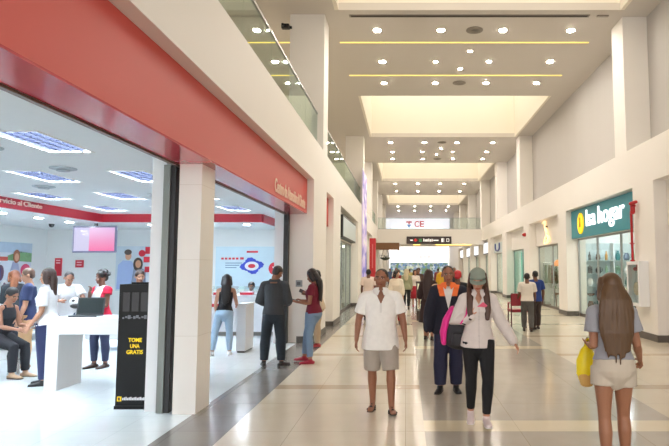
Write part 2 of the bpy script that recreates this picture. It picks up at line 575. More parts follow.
bays = ['nearest', 'second', 'third', 'farthest']
for k, y0 in enumerate([14.1, 28.3, 42.9, 59.4]):
    rows = [(1.23, [-4.2, -0.8, 1.0, 2.75, 4.67], 0.105), (3.65, [-4.25, -0.75, 4.7], 0.105), (5.75, [-4.25, -0.78, 1.08, 2.92, 4.75], 0.1)]
    if k >= 2:
        rows = [rows[0], rows[2]]
    for j, (dy, X, r) in enumerate(rows):
        place = ['front', 'middle', 'rear'][j] if k < 2 else ['front', 'rear'][j]
        for i, x in enumerate(X):
            if x < -3:
                lab = 'white downlight over the upper gallery, %s row of the %s ceiling bay' % (place, bays[k])
            else:
                lab = 'white downlight, %s from left, %s row of the %s ceiling bay' % (ORD[i - 1], place, bays[k])
            downlight(x, y0 + dy, 8.4, r, lab)
    if k < 2:
        for i, (x, dy) in enumerate([(0.98, 3.65), (2.72, 3.65), (2.0, 2.75), (1.84, 4.3)]):
            lab = 'small accent downlight at the %s of the diamond of four in the %s ceiling bay' % (['left', 'right', 'front', 'back'][i], bays[k])
            downlight(x, y0 + dy, 8.4, 0.07, lab, group='small accent downlights')
        for i, (x, dy) in enumerate([(1.95, 1.23), (1.95, 5.75)]):
            t = thing('ceiling_vent', 'round grey ceiling vent between the %s row downlights of the %s bay' % (['front', 'rear'][i], bays[k]), 'vent', (x, y0 + dy, 8.4), 0, 'round ceiling vents')
            bm = BM(); lathe(bm, [(0.24, 0), (0.24, -0.015), (0.2, -0.02)], n=24); obj('rim', bm, M_vent, t)
            bm = BM()
            for q in (0.17, 0.12, 0.06):
                lathe(bm, [(q, -0.02), (q, -0.035), (q - 0.03, -0.03)], n=24)
            obj('louvre', bm, M_vent, t)
    for i, dy in enumerate((2.07, 4.93)):
        if k < 1:
            bm = BM(); box(bm, -1.95, 5.45, y0 + dy, y0 + dy + 0.045, 8.38, 8.4); box(bm, -4.9, -3.2, y0 + dy, y0 + dy + 0.045, 8.38, 8.4)
            tag(centre(obj('cove_light', bm, M_cove)), 'thin yellow light line across the ceiling, %s line of the %s bay' % (['front', 'rear'][i], bays[k]), 'light', 'yellow ceiling light lines')
t = thing('slot_vent', 'long linear air slot across the ceiling beside the nearest skylight', 'vent', (1.85, 14.42, 8.4))
bxo('slot_frame', (-1.5, 4.9, 14.36, 14.5, 8.385, 8.4), M_vent, t)
bm = BM()
for q in range(2):
    box(bm, -1.45, 4.85, 14.39 + q * 0.05, 14.41 + q * 0.05, 8.375, 8.385)
obj('slot_blade', bm, mat('dark slot', (70, 66, 62), 0.6), t, world=True)
tag(centre(bxo('ceiling_sensor', (5.1, 5.4, 14.38, 14.46, 8.37, 8.4), M_vent)), 'small grey ceiling sensor at the right end of the long air slot', 'sensor')


# ------------------------------------------------------------------ gallery balustrade, bridge rail
def balustrade(name, label, axis, fix, a, b_, z, hgt=0.95, step=1.6):
    mid = (a + b_) / 2
    t = thing(name, label, 'balustrade', (fix, mid, z) if axis == 'Y' else (mid, fix, z))
    n = max(1, round((b_ - a) / step)); w = (b_ - a) / n
    for k in range(n):
        p, q = a + k * w + 0.01, a + (k + 1) * w - 0.01
        d = (fix - 0.006, fix + 0.006, p, q, z + 0.02, z + hgt) if axis == 'Y' else (p, q, fix - 0.006, fix + 0.006, z + 0.02, z + hgt)
        bxo('glass_panel', d, M_railglass, t)
    d = (fix - 0.02, fix + 0.02, a, b_, z + hgt, z + hgt + 0.04) if axis == 'Y' else (a, b_, fix - 0.02, fix + 0.02, z + hgt, z + hgt + 0.04)
    bxo('handrail', d, M_alu, t)
    d = (fix - 0.025, fix + 0.025, a, b_, z, z + 0.05) if axis == 'Y' else (a, b_, fix - 0.025, fix + 0.025, z, z + 0.05)
    bxo('base_rail', d, M_alu, t)
    return t


balustrade('glass_balustrade', 'clear glass balustrade on the upper gallery before the first big column', 'Y', -2.3, 1.0, 14.33, 4.75)
balustrade('glass_balustrade', 'clear glass balustrade on the upper gallery between the first two columns', 'Y', -2.3, 15.2, 28.05, 4.75)
balustrade('glass_balustrade', 'clear glass balustrade on the upper gallery just before the bridge', 'Y', -2.3, 36.05, 42.4, 4.75)
balustrade('bridge_balustrade', 'clear glass balustrade along the footbridge crossing the hall', 'X', 42.6, -2.1, 5.75, 4.64, 0.85, 2.0)

t = thing('security_camera', 'small black camera fixed to the big gallery column', 'camera', (-3.16, 14.36, 8.02))
bxo('body', (-3.26, -3.06, 14.22, 14.36, 7.98, 8.1), M_black, t, bev=0.01)
bm = BM(); tube(bm, [(-3.2, 14.12, 8.03), (-3.2, 14.24, 8.03)], 0.035); obj('lens', bm, M_black, t, world=True)
bxo('bracket', (-3.06, -3.0, 14.30, 14.40, 8.0, 8.06), M_black, t)

# bridge sign
t = thing('direction_sign', 'long dark brown direction sign hung on the footbridge face', 'sign', (1.78, 42.44, 3.52))
bxo('panel', (0.08, 3.48, 42.38, 42.49, 3.52, 4.08), mat('dark brown sign face', (48, 34, 32), 0.35, emit=0.15), t, bev=0.01)
bm = BM()
for x0, x1, z0, z1 in [(0.35, 0.55, 3.76, 3.84), (1.35, 1.42, 3.7, 3.92), (1.46, 1.53, 3.7, 3.86), (1.57, 1.68, 3.7, 3.87), (1.72, 1.78, 3.7, 3.92), (1.82, 1.95, 3.7, 3.86), (1.99, 2.05, 3.7, 3.9),
                       (2.1, 2.5, 3.75, 3.83), (2.72, 2.84, 3.66, 3.94), (2.88, 2.92, 3.66, 3.94), (3.1, 3.13, 3.68, 3.92), (3.27, 3.3, 3.68, 3.92), (3.1, 3.3, 3.68, 3.71), (3.1, 3.3, 3.89, 3.92)]:
    box(bm, x0, x1, 42.365, 42.38, z0, z1)
obj('lettering', bm, mat('white sign print', (240, 236, 230), 0.4, emit=0.6), t, world=True)
bm = BM(); box(bm, 0.7, 0.82, 42.365, 42.38, 3.68, 3.92); box(bm, 0.62, 0.9, 42.365, 42.38, 3.76, 3.84)
obj('red_symbol', bm, mat('red print', (190, 50, 46), 0.4, emit=0.4), t, world=True)
bm = BM(); box(bm, 1.02, 1.24, 42.365, 42.38, 3.68, 3.9); obj('green_symbol', bm, mat('green print', (70, 130, 80), 0.4, emit=0.3), t, world=True)
for i, (a, b_) in enumerate([(0.6, 1.1), (2.3, 5.0)]):
    tag(centre(bxo('cove_light', (a, b_, 42.52, 42.66, 3.44, 3.48), mat('amber cove tube', (255, 206, 90), 0.4, emit=3.0))), 'amber light strip under the footbridge, %s' % ['the short one on the left', 'the long one on the right'][i], 'light', 'amber lights under the bridge')

# far end
t = thing('lit_signboard', 'broad white lit signboard over the store at the far end of the hall', 'sign', (1.8, 74.95, 2.4))
bxo('panel', (-2.05, 5.7, 74.9, 75.0, 2.4, 4.7), mat('white lit signboard', (255, 252, 250), 0.5, emit=0.95), t)
for q in range(4):
    bxo('print', (1.3 + q * 0.55, 1.7 + q * 0.55, 74.89, 74.9, 3.0, 3.45), mat('faint grey print', (226, 220, 222), 0.5, emit=0.7), t)
m = bpy.data.materials.new('store mural'); m.use_nodes = True
nt = m.node_tree; b = nt.nodes['Principled BSDF']
vo = nt.nodes.new('ShaderNodeTexVoronoi'); vo.inputs['Scale'].default_value = 3.6
tc = nt.nodes.new('ShaderNodeTexCoord'); nt.links.new(tc.outputs['Object'], vo.inputs['Vector'])
cr = nt.nodes.new('ShaderNodeValToRGB')
cr.color_ramp.elements[0].color = rgb((96, 126, 142)); cr.color_ramp.elements[1].color = rgb((206, 218, 226))
for p_, c_ in ((0.25, (120, 150, 96)), (0.45, (96, 140, 190)), (0.62, (206, 214, 190)), (0.8, (70, 110, 160))):
    e = cr.color_ramp.elements.new(p_); e.color = rgb(c_)
sep = nt.nodes.new('ShaderNodeSeparateColor'); nt.links.new(vo.outputs['Color'], sep.inputs[0])
nt.links.new(sep.outputs[0], cr.inputs[0]); nt.links.new(cr.outputs[0], b.inputs['Base Color'])
nt.links.new(cr.outputs[0], b.inputs['Emission Color']); b.inputs['Emission Strength'].default_value = 0.45
MATS['store mural'] = m
bm = BM(); box(bm, -2.05, 5.7, 74.85, 75.0, 0.0, 2.4)
tag(centre(obj('store_mural', bm, m)), 'blue and green patterned mural under the white signboard at the far end', 'mural')
bm = BM(); box(bm, -2.6, 5.9, 74.9, 75.0, 4.9, 8.3)
struct('window_5', bm, mat('pale upper window', (244, 240, 252), 0.4, emit=0.85))
t = thing('store_logo', 'blue and red store logo on the far upper wall above the bridge rail', 'sign', (1.4, 74.8, 7.05))
bm = BM()
prism(bm, [(0.2, 7.5), (0.75, 7.5), (0.48, 7.0)], lambda u, v, w: V((u, 74.8 + 0.1 * w, v)))
obj('blue_emblem', bm, mat('blue logo', (60, 110, 190), 0.4, emit=0.5), t, world=True)
bm = BM(); box(bm, 0.1, 0.85, 74.8, 74.9, 7.75, 7.95); box(bm, 0.38, 0.58, 74.8, 74.9, 7.55, 7.75)
obj('red_emblem', bm, mat('red logo', (206, 70, 86), 0.4, emit=0.5), t, world=True)
for s_, x_ in (('C', 1.2), ('E', 1.9)):
    bm = fit(text_mesh(s_, 1.2, 0.08, bold=0.03), 0.6, 0.85); bm.transform(face_cam(x_, 74.86, 7.15)); obj('letter', bm, mat('red logo', (206, 70, 86)), t, world=True)

# ------------------------------------------------------------------ red shop front
t = thing('shop_fascia', 'long red fascia board over the open shop front, with raised lettering', 'sign', (-2.52, 5.5, 2.95))
bxo('panel', (-2.74, -2.3, -3, 12.99, 2.97, 3.765), M_red, t)
bxo('soffit_panel', (-2.74, -2.3, -3, 12.99, 2.95, 2.97), mat('glossy red soffit', (186, 62, 70), 0.14, var=0.03), t)
words('Centro de Atención al Cliente', 0.3, 0.012, 2.95, 0.25, face_right(-2.292, 9.75, 3.04), M_cream_letter, t, 0.004)
t = thing('shop_sign', 'small red sign board past the long red fascia, over the narrow bay', 'sign', (-2.4, 15.85, 2.95))
bxo('panel', (-2.5, -2.3, 15.1, 16.6, 2.95, 3.76), M_red, t)
bxo('lower_edge', (-2.5, -2.29, 15.1, 16.6, 2.93, 2.96), M_redband, t)

# red bulkhead inside the shop
t = thing('ceiling_bulkhead', 'red band around the dropped shop ceiling with cream lettering', 'bulkhead', (-9.05, 16.6, 3.06))
bxo('side_band', (-9.12, -9.05, -3, 16.62, 3.06, 3.3), M_redband, t)
bxo('back_band', (-9.05, -4.28, 16.6, 16.66, 3.06, 3.3), M_redband, t)
bxo('return_band', (-4.30, -4.24, 16.66, 20, 3.06, 3.3), M_redband, t)
words('Ventas y Servicio al Cliente', 0.16, 0.02, 2.55, 0.15, face_right(-9.04, 11.3, 3.125), mat('pale letters', (250, 226, 214), 0.4), t, 0.002)

# shop ceiling fittings
for j, y in enumerate(TY):
    for i, x in enumerate(TX):
        t = thing('ceiling_troffer', 'louvred fluorescent light, %s from the entrance, %s row of the shop ceiling' % (ORD[i], ORD[j]), 'light', (x, y, 3.3), 0, 'louvred lights in the shop ceiling')
        bm = BM()
        for d in ((-0.315, 0.315, -0.615, -0.585), (-0.315, 0.315, 0.585, 0.615), (-0.315, -0.285, -0.585, 0.585), (0.285, 0.315, -0.585, 0.585)):
            box(bm, *d, -0.008, 0.0)
        obj('frame', bm, M_bezel, t)
        bm = BM(); box(bm, -0.3, 0.3, -0.6, 0.6, 0.085, 0.1); obj('diffuser', bm, M_trof, t)
        bm = BM()
        for q in range(1, 4):
            box(bm, -0.30 + q * 0.15 - 0.012, -0.30 + q * 0.15 + 0.012, -0.598, 0.598, 0.0, 0.075)
        for q in range(1, 10):
            box(bm, -0.298, 0.298, -0.6 + q * 0.12 - 0.008, -0.6 + q * 0.12 + 0.008, 0.0, 0.075)
        obj('louvre', bm, mat('louvre blue grey', (34, 38, 58), 0.5), t)
for i, (x, y) in enumerate([(-5.55, 7.3), (-5.5, 8.9), (-7.2, 7.9), (-7.1, 10.9), (-5.45, 12.2), (-5.3, 14.4)]):
    t = thing('air_diffuser', 'round pale air diffuser in the shop ceiling, %s nearest the entrance' % ORD[i], 'vent', (x, y, 3.3), 0, 'round diffusers in the shop ceiling')
    bm = BM(); lathe(bm, [(0.2, 0), (0.2, -0.015), (0.14, -0.03), (0.06, -0.02)], n=20); obj('rim', bm, mat('diffuser grey', (176, 184, 190), 0.5), t)
    bm = BM(); lathe(bm, [(0.1, -0.03), (0.1, -0.05), (0.02, -0.05)], n=16); obj('cone', bm, mat('diffuser grey', (176, 184, 190), 0.5), t)
for i, (x, y) in enumerate([(-9.9, 12.4), (-10.0, 13.8), (-10.0, 15.2), (-10.0, 16.6), (-8.0, 17.6), (-6.2, 17.6), (-5.0, 17.6)]):
    lab = ('cool downlight %s along the dropped ceiling behind the red band lettering' % ORD[i]) if i < 4 else ('cool downlight %s along the dropped ceiling at the rear of the shop' % ORD[i - 4])
    downlight(x, y, 3.07, 0.11, lab, M_shopdown, 'downlights in the dropped shop ceiling')
t = thing('security_camera', 'small black dome camera under the dropped shop ceiling', 'camera', (-10.9, 17.2, 3.07))
bm = BM(); lathe(bm, [(0.08, 0), (0.08, -0.04), (0.06, -0.1), (0.02, -0.12)], n=16); obj('dome', bm, M_black, t, smooth=True)
bm = BM(); lathe(bm, [(0.1, 0), (0.1, -0.02)], n=16); obj('mount', bm, M_white, t)

# television
t = thing('wall_television', 'flat television hung from the shop ceiling, pink and white on screen', 'television', (-9.55, 17.2, 2.12), R(-3))
bxo('casing', (-0.69, 0.69, -0.03, 0.04, 0.05, 0.87), mat('lilac grey bezel', (96, 98, 124), 0.3), t, bev=0.012, world=False)
bxo('screen_page', (-0.64, -0.16, -0.036, -0.03, 0.1, 0.82), mat('white screen', (40, 40, 46), 0.2, emit=0.68, ec=(226, 220, 250)), t, world=False)
M_pinkscr = bpy.data.materials.new('pink screen'); M_pinkscr.use_nodes = True
nt = M_pinkscr.node_tree; b = nt.nodes['Principled BSDF']
tc = nt.nodes.new('ShaderNodeTexCoord'); sx = nt.nodes.new('ShaderNodeSeparateXYZ'); nt.links.new(tc.outputs['Object'], sx.inputs[0])
mr = nt.nodes.new('ShaderNodeMapRange'); mr.inputs[1].default_value = 0.1; mr.inputs[2].default_value = 0.8
nt.links.new(sx.outputs[2], mr.inputs[0])
cr = nt.nodes.new('ShaderNodeValToRGB'); nt.links.new(mr.outputs[0], cr.inputs[0])
cr.color_ramp.elements[0].color = rgb((255, 110, 170)); cr.color_ramp.elements[1].color = rgb((240, 196, 240))
e = cr.color_ramp.elements.new(0.45); e.color = rgb((246, 150, 200))
nt.links.new(cr.outputs[0], b.inputs['Emission Color']); b.inputs['Emission Strength'].default_value = 0.72
b.inputs['Base Color'].default_value = (.02, .02, .02, 1)
bxo('screen_picture', (-0.16, 0.64, -0.036, -0.03, 0.1, 0.82), M_pinkscr, t, world=False)
bm = BM()
for q in range(3):
    box(bm, -0.42 + 0.1 * (q % 2), -0.2, -0.039, -0.036, 0.7 - q * 0.06, 0.725 - q * 0.06)
obj('screen_text', bm, mat('screen grey print', (170, 160, 200), 0.3, emit=0.3), t)
bm = BM(); box(bm, -0.04, 0.04, 0.0, 0.06, 0.86, 0.95); obj('mount', bm, M_black, t)

# notices on the shop's rear wall
for x, z0, z1, w, lab in ((-12.35, 1.42, 2.05, 0.24, 'tall red notice beside the corner of the shop'), (-11.6, 1.72, 1.98, 0.28, 'small red notice below the television')):
    t = thing('wall_notice', lab + ' on the white rear wall', 'notice', (x, 19.98, z0), 0)
    bxo('board', (x - w / 2, x + w / 2, 19.96, 20.0, z0, z1), mat('red notice', (196, 40, 56), 0.4), t)
    bm = BM()
    for q in range(2):
        box(bm, x - w * 0.3, x + w * 0.3, 19.95, 19.96, z1 - 0.1 - q * 0.09, z1 - 0.06 - q * 0.09)
    obj('print', bm, mat('pink print', (240, 190, 196), 0.5), t, world=True)


# posters: flat print with simple figures
def poly_part(name, pts, m, t, f):
    bm = BM(); prism(bm, pts, f); return obj(name, bm, m, t, world=True)


def disc(cx_, cz, rx, rz_, n=18):
    return [(cx_ + rx * math.cos(2 * math.pi * k / n), cz + rz_ * math.sin(2 * math.pi * k / n)) for k in range(n)]


M_skinp = mat('printed skin', (214, 160, 130), 0.5); M_hairp = mat('printed dark hair', (60, 44, 40), 0.5)
# couple poster (faces the camera, rear wall)
X0, X1, Z0, Z1 = -10.3, -9.05, 0.9, 2.47
t = thing('wall_poster', 'poster of a smiling couple in blue with red blocks, on the shop rear wall', 'poster', ((X0 + X1) / 2, 19.97, Z0))
bxo('board', (X0, X1, 19.96, 20.0, Z0, Z1), mat('pale blue print', (216, 228, 238), 0.4), t)
f1 = lambda d: (lambda u, v, w: V((u, 19.96 - d - 0.006 * w, v)))
poly_part('shirt_print', [(-10.25, 0.95), (-9.6, 0.95), (-9.6, 1.75), (-9.75, 1.95), (-10.05, 1.97), (-10.22, 1.8)], mat('blue shirt print', (172, 192, 234), 0.5), t, f1(0.0))
poly_part('face_print', disc(-9.86, 2.13, 0.11, 0.15), M_skinp, t, f1(0.006))
poly_part('hair_print', disc(-9.87, 2.26, 0.13, 0.1), M_hairp, t, f1(0.012))
poly_part('blouse_print', [(-9.75, 0.95), (-9.2, 0.95), (-9.22, 1.6), (-9.4, 1.72), (-9.65, 1.7)], mat('dark blouse print', (136, 146, 172), 0.5), t, f1(0.012))
poly_part('hair_print', disc(-9.5, 1.83, 0.17, 0.24), M_hairp, t, f1(0.018))
poly_part('face_print', disc(-9.49, 1.84, 0.1, 0.14), M_skinp, t, f1(0.024))
for q, (a, b_, c_, d_) in enumerate([(-9.25, -9.06, 2.2, 2.45), (-9.3, -9.06, 1.9, 2.1), (-9.25, -9.06, 1.55, 1.75)]):
    poly_part('red_block', [(a, c_), (b_, c_), (b_, d_), (a, d_)], mat('red block print', (206, 40, 60), 0.5), t, f1(0.03))
poly_part('red_roundel', disc(-9.36, 2.22, 0.12, 0.12), mat('red block print', (206, 40, 60)), t, f1(0.036))

# big blue advert seen through the second opening
X0, X1, Z0, Z1 = -6.75, -4.42, 0.95, 2.46
t = thing('wall_poster', 'wide pale blue advert with a dark blue splash on the shop rear wall', 'poster', ((X0 + X1) / 2, 19.97, Z0))
bxo('board', (X0, X1, 19.95, 20.0, Z0, Z1), mat('pale sky print', (212, 234, 246), 0.4, var=0.1, scale=1.5), t)
f2 = lambda d: (lambda u, v, w: V((u, 19.95 - d - 0.006 * w, v)))
sp = []
for k in range(36):
    a = 2 * math.pi * k / 36
    rr = 1 + 0.16 * math.sin(4 * a + 0.8) + (0.08 if k % 2 else 0)
    sp.append((-5.46 + 0.36 * rr * math.cos(a), 1.78 + 0.25 * rr * math.sin(a)))
poly_part('blue_splash', sp, mat('deep blue print', (52, 72, 190), 0.4), t, f2(0))
poly_part('white_oval', disc(-5.46, 1.77, 0.25, 0.16), mat('white print', (244, 246, 250), 0.4), t, f2(0.006))
poly_part('red_oval', disc(-5.46, 1.77, 0.13, 0.075), mat('red block print', (206, 40, 60)), t, f2(0.012))
poly_part('red_disc', disc(-4.66, 1.68, 0.2, 0.22), mat('red block print', (206, 40, 60)), t, f2(0.006))
bm = BM()
for z, a, b_ in ((2.24, -5.65, -5.25), ):
    box(bm, a, b_, 19.943, 19.95, z, z + 0.07)
for q in range(5):
    box(bm, -6.55 + q * 0.13, -6.46 + q * 0.13, 19.943, 19.95, 2.0, 2.07)
box(bm, -5.88, -5.75, 19.943, 19.95, 2.0, 2.08)
obj('red_print', bm, mat('red block print', (206, 40, 60)), t, world=True)
bm = BM()
for q in range(3):
    box(bm, -6.4, -5.8 - 0.1 * q, 19.943, 19.95, 1.86 - q * 0.08, 1.89 - q * 0.08)
obj('grey_print', bm, mat('grey blue print', (120, 150, 180), 0.4), t, world=True)
bm = BM()
for q in range(2):
    box(bm, -4.72 + 0.02 * q, -4.5, 19.936, 19.942, 1.7 - q * 0.1, 1.75 - q * 0.1)
obj('disc_print', bm, mat('white print', (244, 246, 250)), t, world=True)

# advert on the side wall at far left
f3 = lambda d: (lambda u, v, w: V((-12.77 + d + 0.006 * w, u, v)))
t = thing('wall_poster', 'family advert with a green field and pink roundel on the shop side wall', 'poster', (-12.78, 17.6, 0.9))
bxo('board', (-12.8, -12.77, 15.2, 19.15, 0.9, 2.53), mat('pale lilac print', (222, 228, 240), 0.4, var=0.08, scale=2), t)
poly_part('sky_print', [(15.2, 2.2), (19.15, 2.2), (19.15, 2.53), (15.2, 2.53)], mat('blue grey sky print', (190, 208, 228), 0.4, var=0.1), t, f3(0))
poly_part('field_print', [(18.0, 1.95), (19.15, 1.9), (19.15, 2.2), (18.6, 2.25), (18.0, 2.1)], mat('green field print', (130, 172, 124), 0.4, var=0.25, scale=8), t, f3(0))
poly_part('orange_banner', [(15.2, 1.93), (18.0, 1.93), (18.0, 2.06), (15.2, 2.06)], mat('orange red print', (214, 96, 84), 0.4), t, f3(0.006))
poly_part('dress_print', [(18.0, 1.25), (18.7, 1.25), (18.5, 1.85), (18.25, 1.9)], mat('lilac dress print', (170, 176, 206), 0.4), t, f3(0.006))
poly_part('hair_print', disc(18.4, 2.08, 0.16, 0.22), mat('auburn print', (160, 96, 66), 0.4), t, f3(0.012))
poly_part('face_print', disc(18.4, 2.05, 0.1, 0.13), M_skinp, t, f3(0.018))
poly_part('pink_roundel', disc(18.85, 1.62, 0.24, 0.22), mat('pink roundel', (216, 78, 116), 0.4), t, f3(0.018))
poly_part('small_figure', disc(17.7, 1.55, 0.15, 0.25), mat('plum print', (110, 70, 96), 0.4), t, f3(0.012))
for q, (y, z) in enumerate([(17.9 - 0.02, 1.16), (18.95, 1.16)]):
    poly_part('white_roundel', disc(y, z, 0.17, 0.17), mat('white print', (244, 246, 250)), t, f3(0.024))
    poly_part('plum_dot', disc(y, z, 0.06, 0.08), mat('plum print', (110, 70, 96)), t, f3(0.03))
poly_part('phone_print', [(17.55, 1.35), (17.7, 1.35), (17.7, 1.7), (17.55, 1.7)], mat('navy print', (60, 64, 130), 0.4), t, f3(0.018))
bm = BM()
for q in range(2):
    box(bm, -12.77, -12.764, 15.4, 17.6 - q * 0.3, 2.28 - q * 0.13, 2.33 - q * 0.13)
obj('print', bm, mat('pinkish print', (196, 110, 140), 0.4), t, world=True)

# ------------------------------------------------------------------ red shop furniture
t = thing('demonstration_table', 'white slab-legged table carrying the open laptop', 'table', (-3.95, 8.2, 0))
bxo('tabletop', (-5.02, -3.0, 7.92, 8.52, 0.77, 1.0), M_white, t, bev=0.006)
bxo('leg', (-5.02, -4.84, 7.92, 8.52, 0, 0.77), M_white, t, bev=0.004)
bxo('leg', (-3.19, -3.0, 7.92, 8.52, 0, 0.77), M_white, t, bev=0.004)
bm = BM()
for x in (-4.99, -4.88):
    for y in (7.97, 8.45):
        box(bm, x - 0.02, x + 0.02, y - 0.02, y + 0.02, -0.0, 0.01)
obj('glide', bm, M_black, t, world=True)

t = thing('laptop', 'open dark grey laptop on the white table, lid turned away from the clerk', 'laptop', (-4.63, 8.2, 1.0), R(8))
M_lap = mat('laptop shell', (48, 52, 54), 0.4)
bxo('base', (-0.19, 0.19, -0.13, 0.13, 0.0, 0.022), M_lap, t, bev=0.004, world=False)
bm = BM(); box(bm, -0.19, 0.19, -0.006, 0.006, 0, 0.25, bev=0.003)
bm.transform(Matrix.Translation((0, 0.13, 0.02)) @ Matrix.Rotation(R(-14), 4, 'X'))
obj('lid', bm, M_lap, t)
bxo('keyboard', (-0.16, 0.16, -0.04, 0.1, 0.021, 0.025), M_black, t, world=False)
bm = BM(); box(bm, -0.17, 0.17, -0.009, -0.006, 0.02, 0.235)
bm.transform(Matrix.Translation((0, 0.13, 0.02)) @ Matrix.Rotation(R(-14), 4, 'X'))
obj('screen', bm, mat('dark laptop screen', (34, 44, 44), 0.2), t)

# leaflet stand
t = thing('leaflet_stand', 'tall black leaflet stand with yellow lettering beside the shop pillar', 'display stand', (-3.36, 7.08, 0))
M_stand = mat('gloss black stand', (16, 16, 18), 0.3, var=0.1, spec=0.2)
bxo('front_panel', (-3.55, -3.17, 6.92, 6.94, 0.04, 1.5), M_stand, t)
bxo('side_panel', (-3.55, -3.53, 6.94, 7.2, 0.0, 1.5), M_stand, t)
bxo('side_panel', (-3.19, -3.17, 6.94, 7.2, 0.0, 1.5), M_stand, t)
bxo('back_panel', (-3.53, -3.19, 7.18, 7.2, 0.0, 1.52), M_stand, t)
bxo('base', (-3.56, -3.16, 6.91, 7.21, 0.0, 0.04), M_stand, t)
bm = BM()
for q in range(3):
    x = -3.50 + q * 0.11
    box(bm, x, x + 0.085, 6.913, 6.92, 1.17, 1.40)
obj('leaflet', bm, mat('dim leaflet covers', (26, 26, 31), 0.3, var=0.3, scale=20), t, world=True)
bm = BM()
for q in range(9):
    box(bm, -3.50 + q * 0.033, -3.48 + q * 0.033 + 0.006 * (q % 3), 6.914, 6.92, 1.08 + 0.01 * (q % 2), 1.10 + 0.012 * (q % 3))
obj('small_print', bm, mat('pale print', (110, 110, 116), 0.4), t, world=True)
for q, (s, w) in enumerate((('TOME', 0.165), ('UNA', 0.115), ('GRATIS', 0.2))):
    bm = fit(text_mesh(s, 0.06, 0.006, bold=0.0015), w, 0.05)
    bm.transform(face_cam(-3.335 - w / 2, 6.917, 0.80 - q * 0.072))
    obj('lettering', bm, mat('yellow print', (250, 214, 10), 0.4, emit=0.15), t, world=True)
bxo('yellow_badge', (-3.525, -3.475, 6.913, 6.92, 0.095, 0.15), mat('yellow print', (250, 214, 10)), t)
bm = BM(); box(bm, -3.512, -3.49, 6.909, 6.913, 0.105, 0.14); obj('badge_mark', bm, M_black, t, world=True)
bm = BM()
for q in range(14):
    box(bm, -3.463 + q * 0.0195, -3.463 + q * 0.0195 + 0.013, 6.913, 6.92, 0.108, 0.134 + 0.006 * ((q * 7) % 3))
obj('white_print', bm, mat('white print', (244, 246, 250)), t, world=True)

t.location.x += 0.04


def bench(x, y, w, lab, rz=0.0, d=0.5, top=.385):
    t = thing('waiting_bench', lab, 'bench', (x, y, 0), rz, 'white waiting benches in the shop')
    bxo('seat', (-w / 2, w / 2, -d / 2, d / 2, top - .15, top), M_white, t, bev=0.02, world=False)
    for a in (-1, 1):
        for b_ in (-1, 1):
            bm = BM(); tube(bm, [(a * (w / 2 - 0.14), b_ * (d / 2 - 0.08), 0.02), (a * (w / 2 - 0.14), b_ * (d / 2 - 0.08), top - .15)], 0.026)
            obj('leg', bm, M_chrome, t)
    return t


bench(-6.9, 9.0, 1.7, 'white slab bench with steel legs under the seated woman in black', top=.43, d=.36)
bench(-6.0, 12.0, 1.3, 'white slab bench with steel legs seen under the laptop table top')
bench(-8.2, 12.0, 1.6, 'white slab bench at the rear left, under the person in grey-mauve', top=.35)

# podium, rear counter
t = thing('podium', 'tall white podium beside the girl in the black tank top', 'podium', (-3.325, 11.75, 0))
bxo('body', (-3.42, -3.23, 11.45, 12.05, 0.03, 0.95), M_white, t, bev=0.005)
bxo('top', (-3.44, -3.21, 11.43, 12.07, 0.95, 0.98), M_white, t)
bxo('base', (-3.40, -3.25, 11.47, 12.03, 0.0, 0.03), M_black, t)
t = thing('service_counter', 'long white service counter at the back of the shop', 'counter', (-4.6, 14.5, 0))
bxo('front_panel', (-6.6, -3.1, 14.25, 14.3, 0.1, 0.98), M_white, t)
bxo('plinth', (-6.6, -3.1, 14.3, 14.8, 0.0, 0.1), M_plinth, t)
bxo('worktop', (-6.65, -3.05, 14.22, 14.9, 0.98, 1.02), M_white, t)
bxo('side_panel', (-6.6, -6.55, 14.3, 14.85, 0.1, 0.98), M_white, t)
bxo('glass_screen', (-6.5, -3.15, 14.86, 14.87, 1.02, 1.22), M_railglass, t)
for i, (x, lab) in enumerate([(-4.72, 'small red leaflet box at the left of the rear counter'), (-4.05, 'small red leaflet box by the clerk on the rear counter')]):
    t = thing('leaflet_box', lab, 'box', (x, 14.4, 1.02), 0)
    bxo('tray', (x - 0.16, x + 0.16, 14.32, 14.48, 1.02, 1.08), M_redband, t)
    bxo('leaflet', (x - 0.13, x + 0.13, 14.36, 14.44, 1.05, 1.11), mat('white print', (244, 246, 250)), t)
bm = BM(); box(bm, -5.0, -4.5, 14.244, 14.25, 0.72, 0.8)
tag(centre(obj('counter_letters', bm, mat('red block print', (206, 40, 60)))), 'red strip of letters on the front of the rear counter', 'sign')
t = thing('wall_switch', 'small grey switch panel on the white pillar by the woman in maroon', 'switch', (-2.46, 12.98, 1.27))
bxo('plate', (-2.53, -2.38, 12.975, 12.995, 1.27, 1.42), mat('switch grey', (150, 156, 160), 0.4), t)
bxo('button', (-2.50, -2.42, 12.96, 12.975, 1.31, 1.38), mat('switch dark', (90, 96, 100), 0.4), t)

# ------------------------------------------------------------------ left shops beyond
t = thing('light_box_sign', 'pale black-framed light box over the second left shop', 'sign', (-2.3, 22.3, 2.8))
bxo('casing', (-2.42, -2.2, 19.6, 24.6, 2.78, 3.58), M_black, t)
bxo('face', (-2.2, -2.185, 19.75, 24.5, 2.84, 3.52), mat('pale lit face', (196, 208, 208), 0.3, emit=0.08), t)
bxo('side_face', (-2.40, -2.22, 19.59, 19.6, 2.82, 3.54), M_black, t)


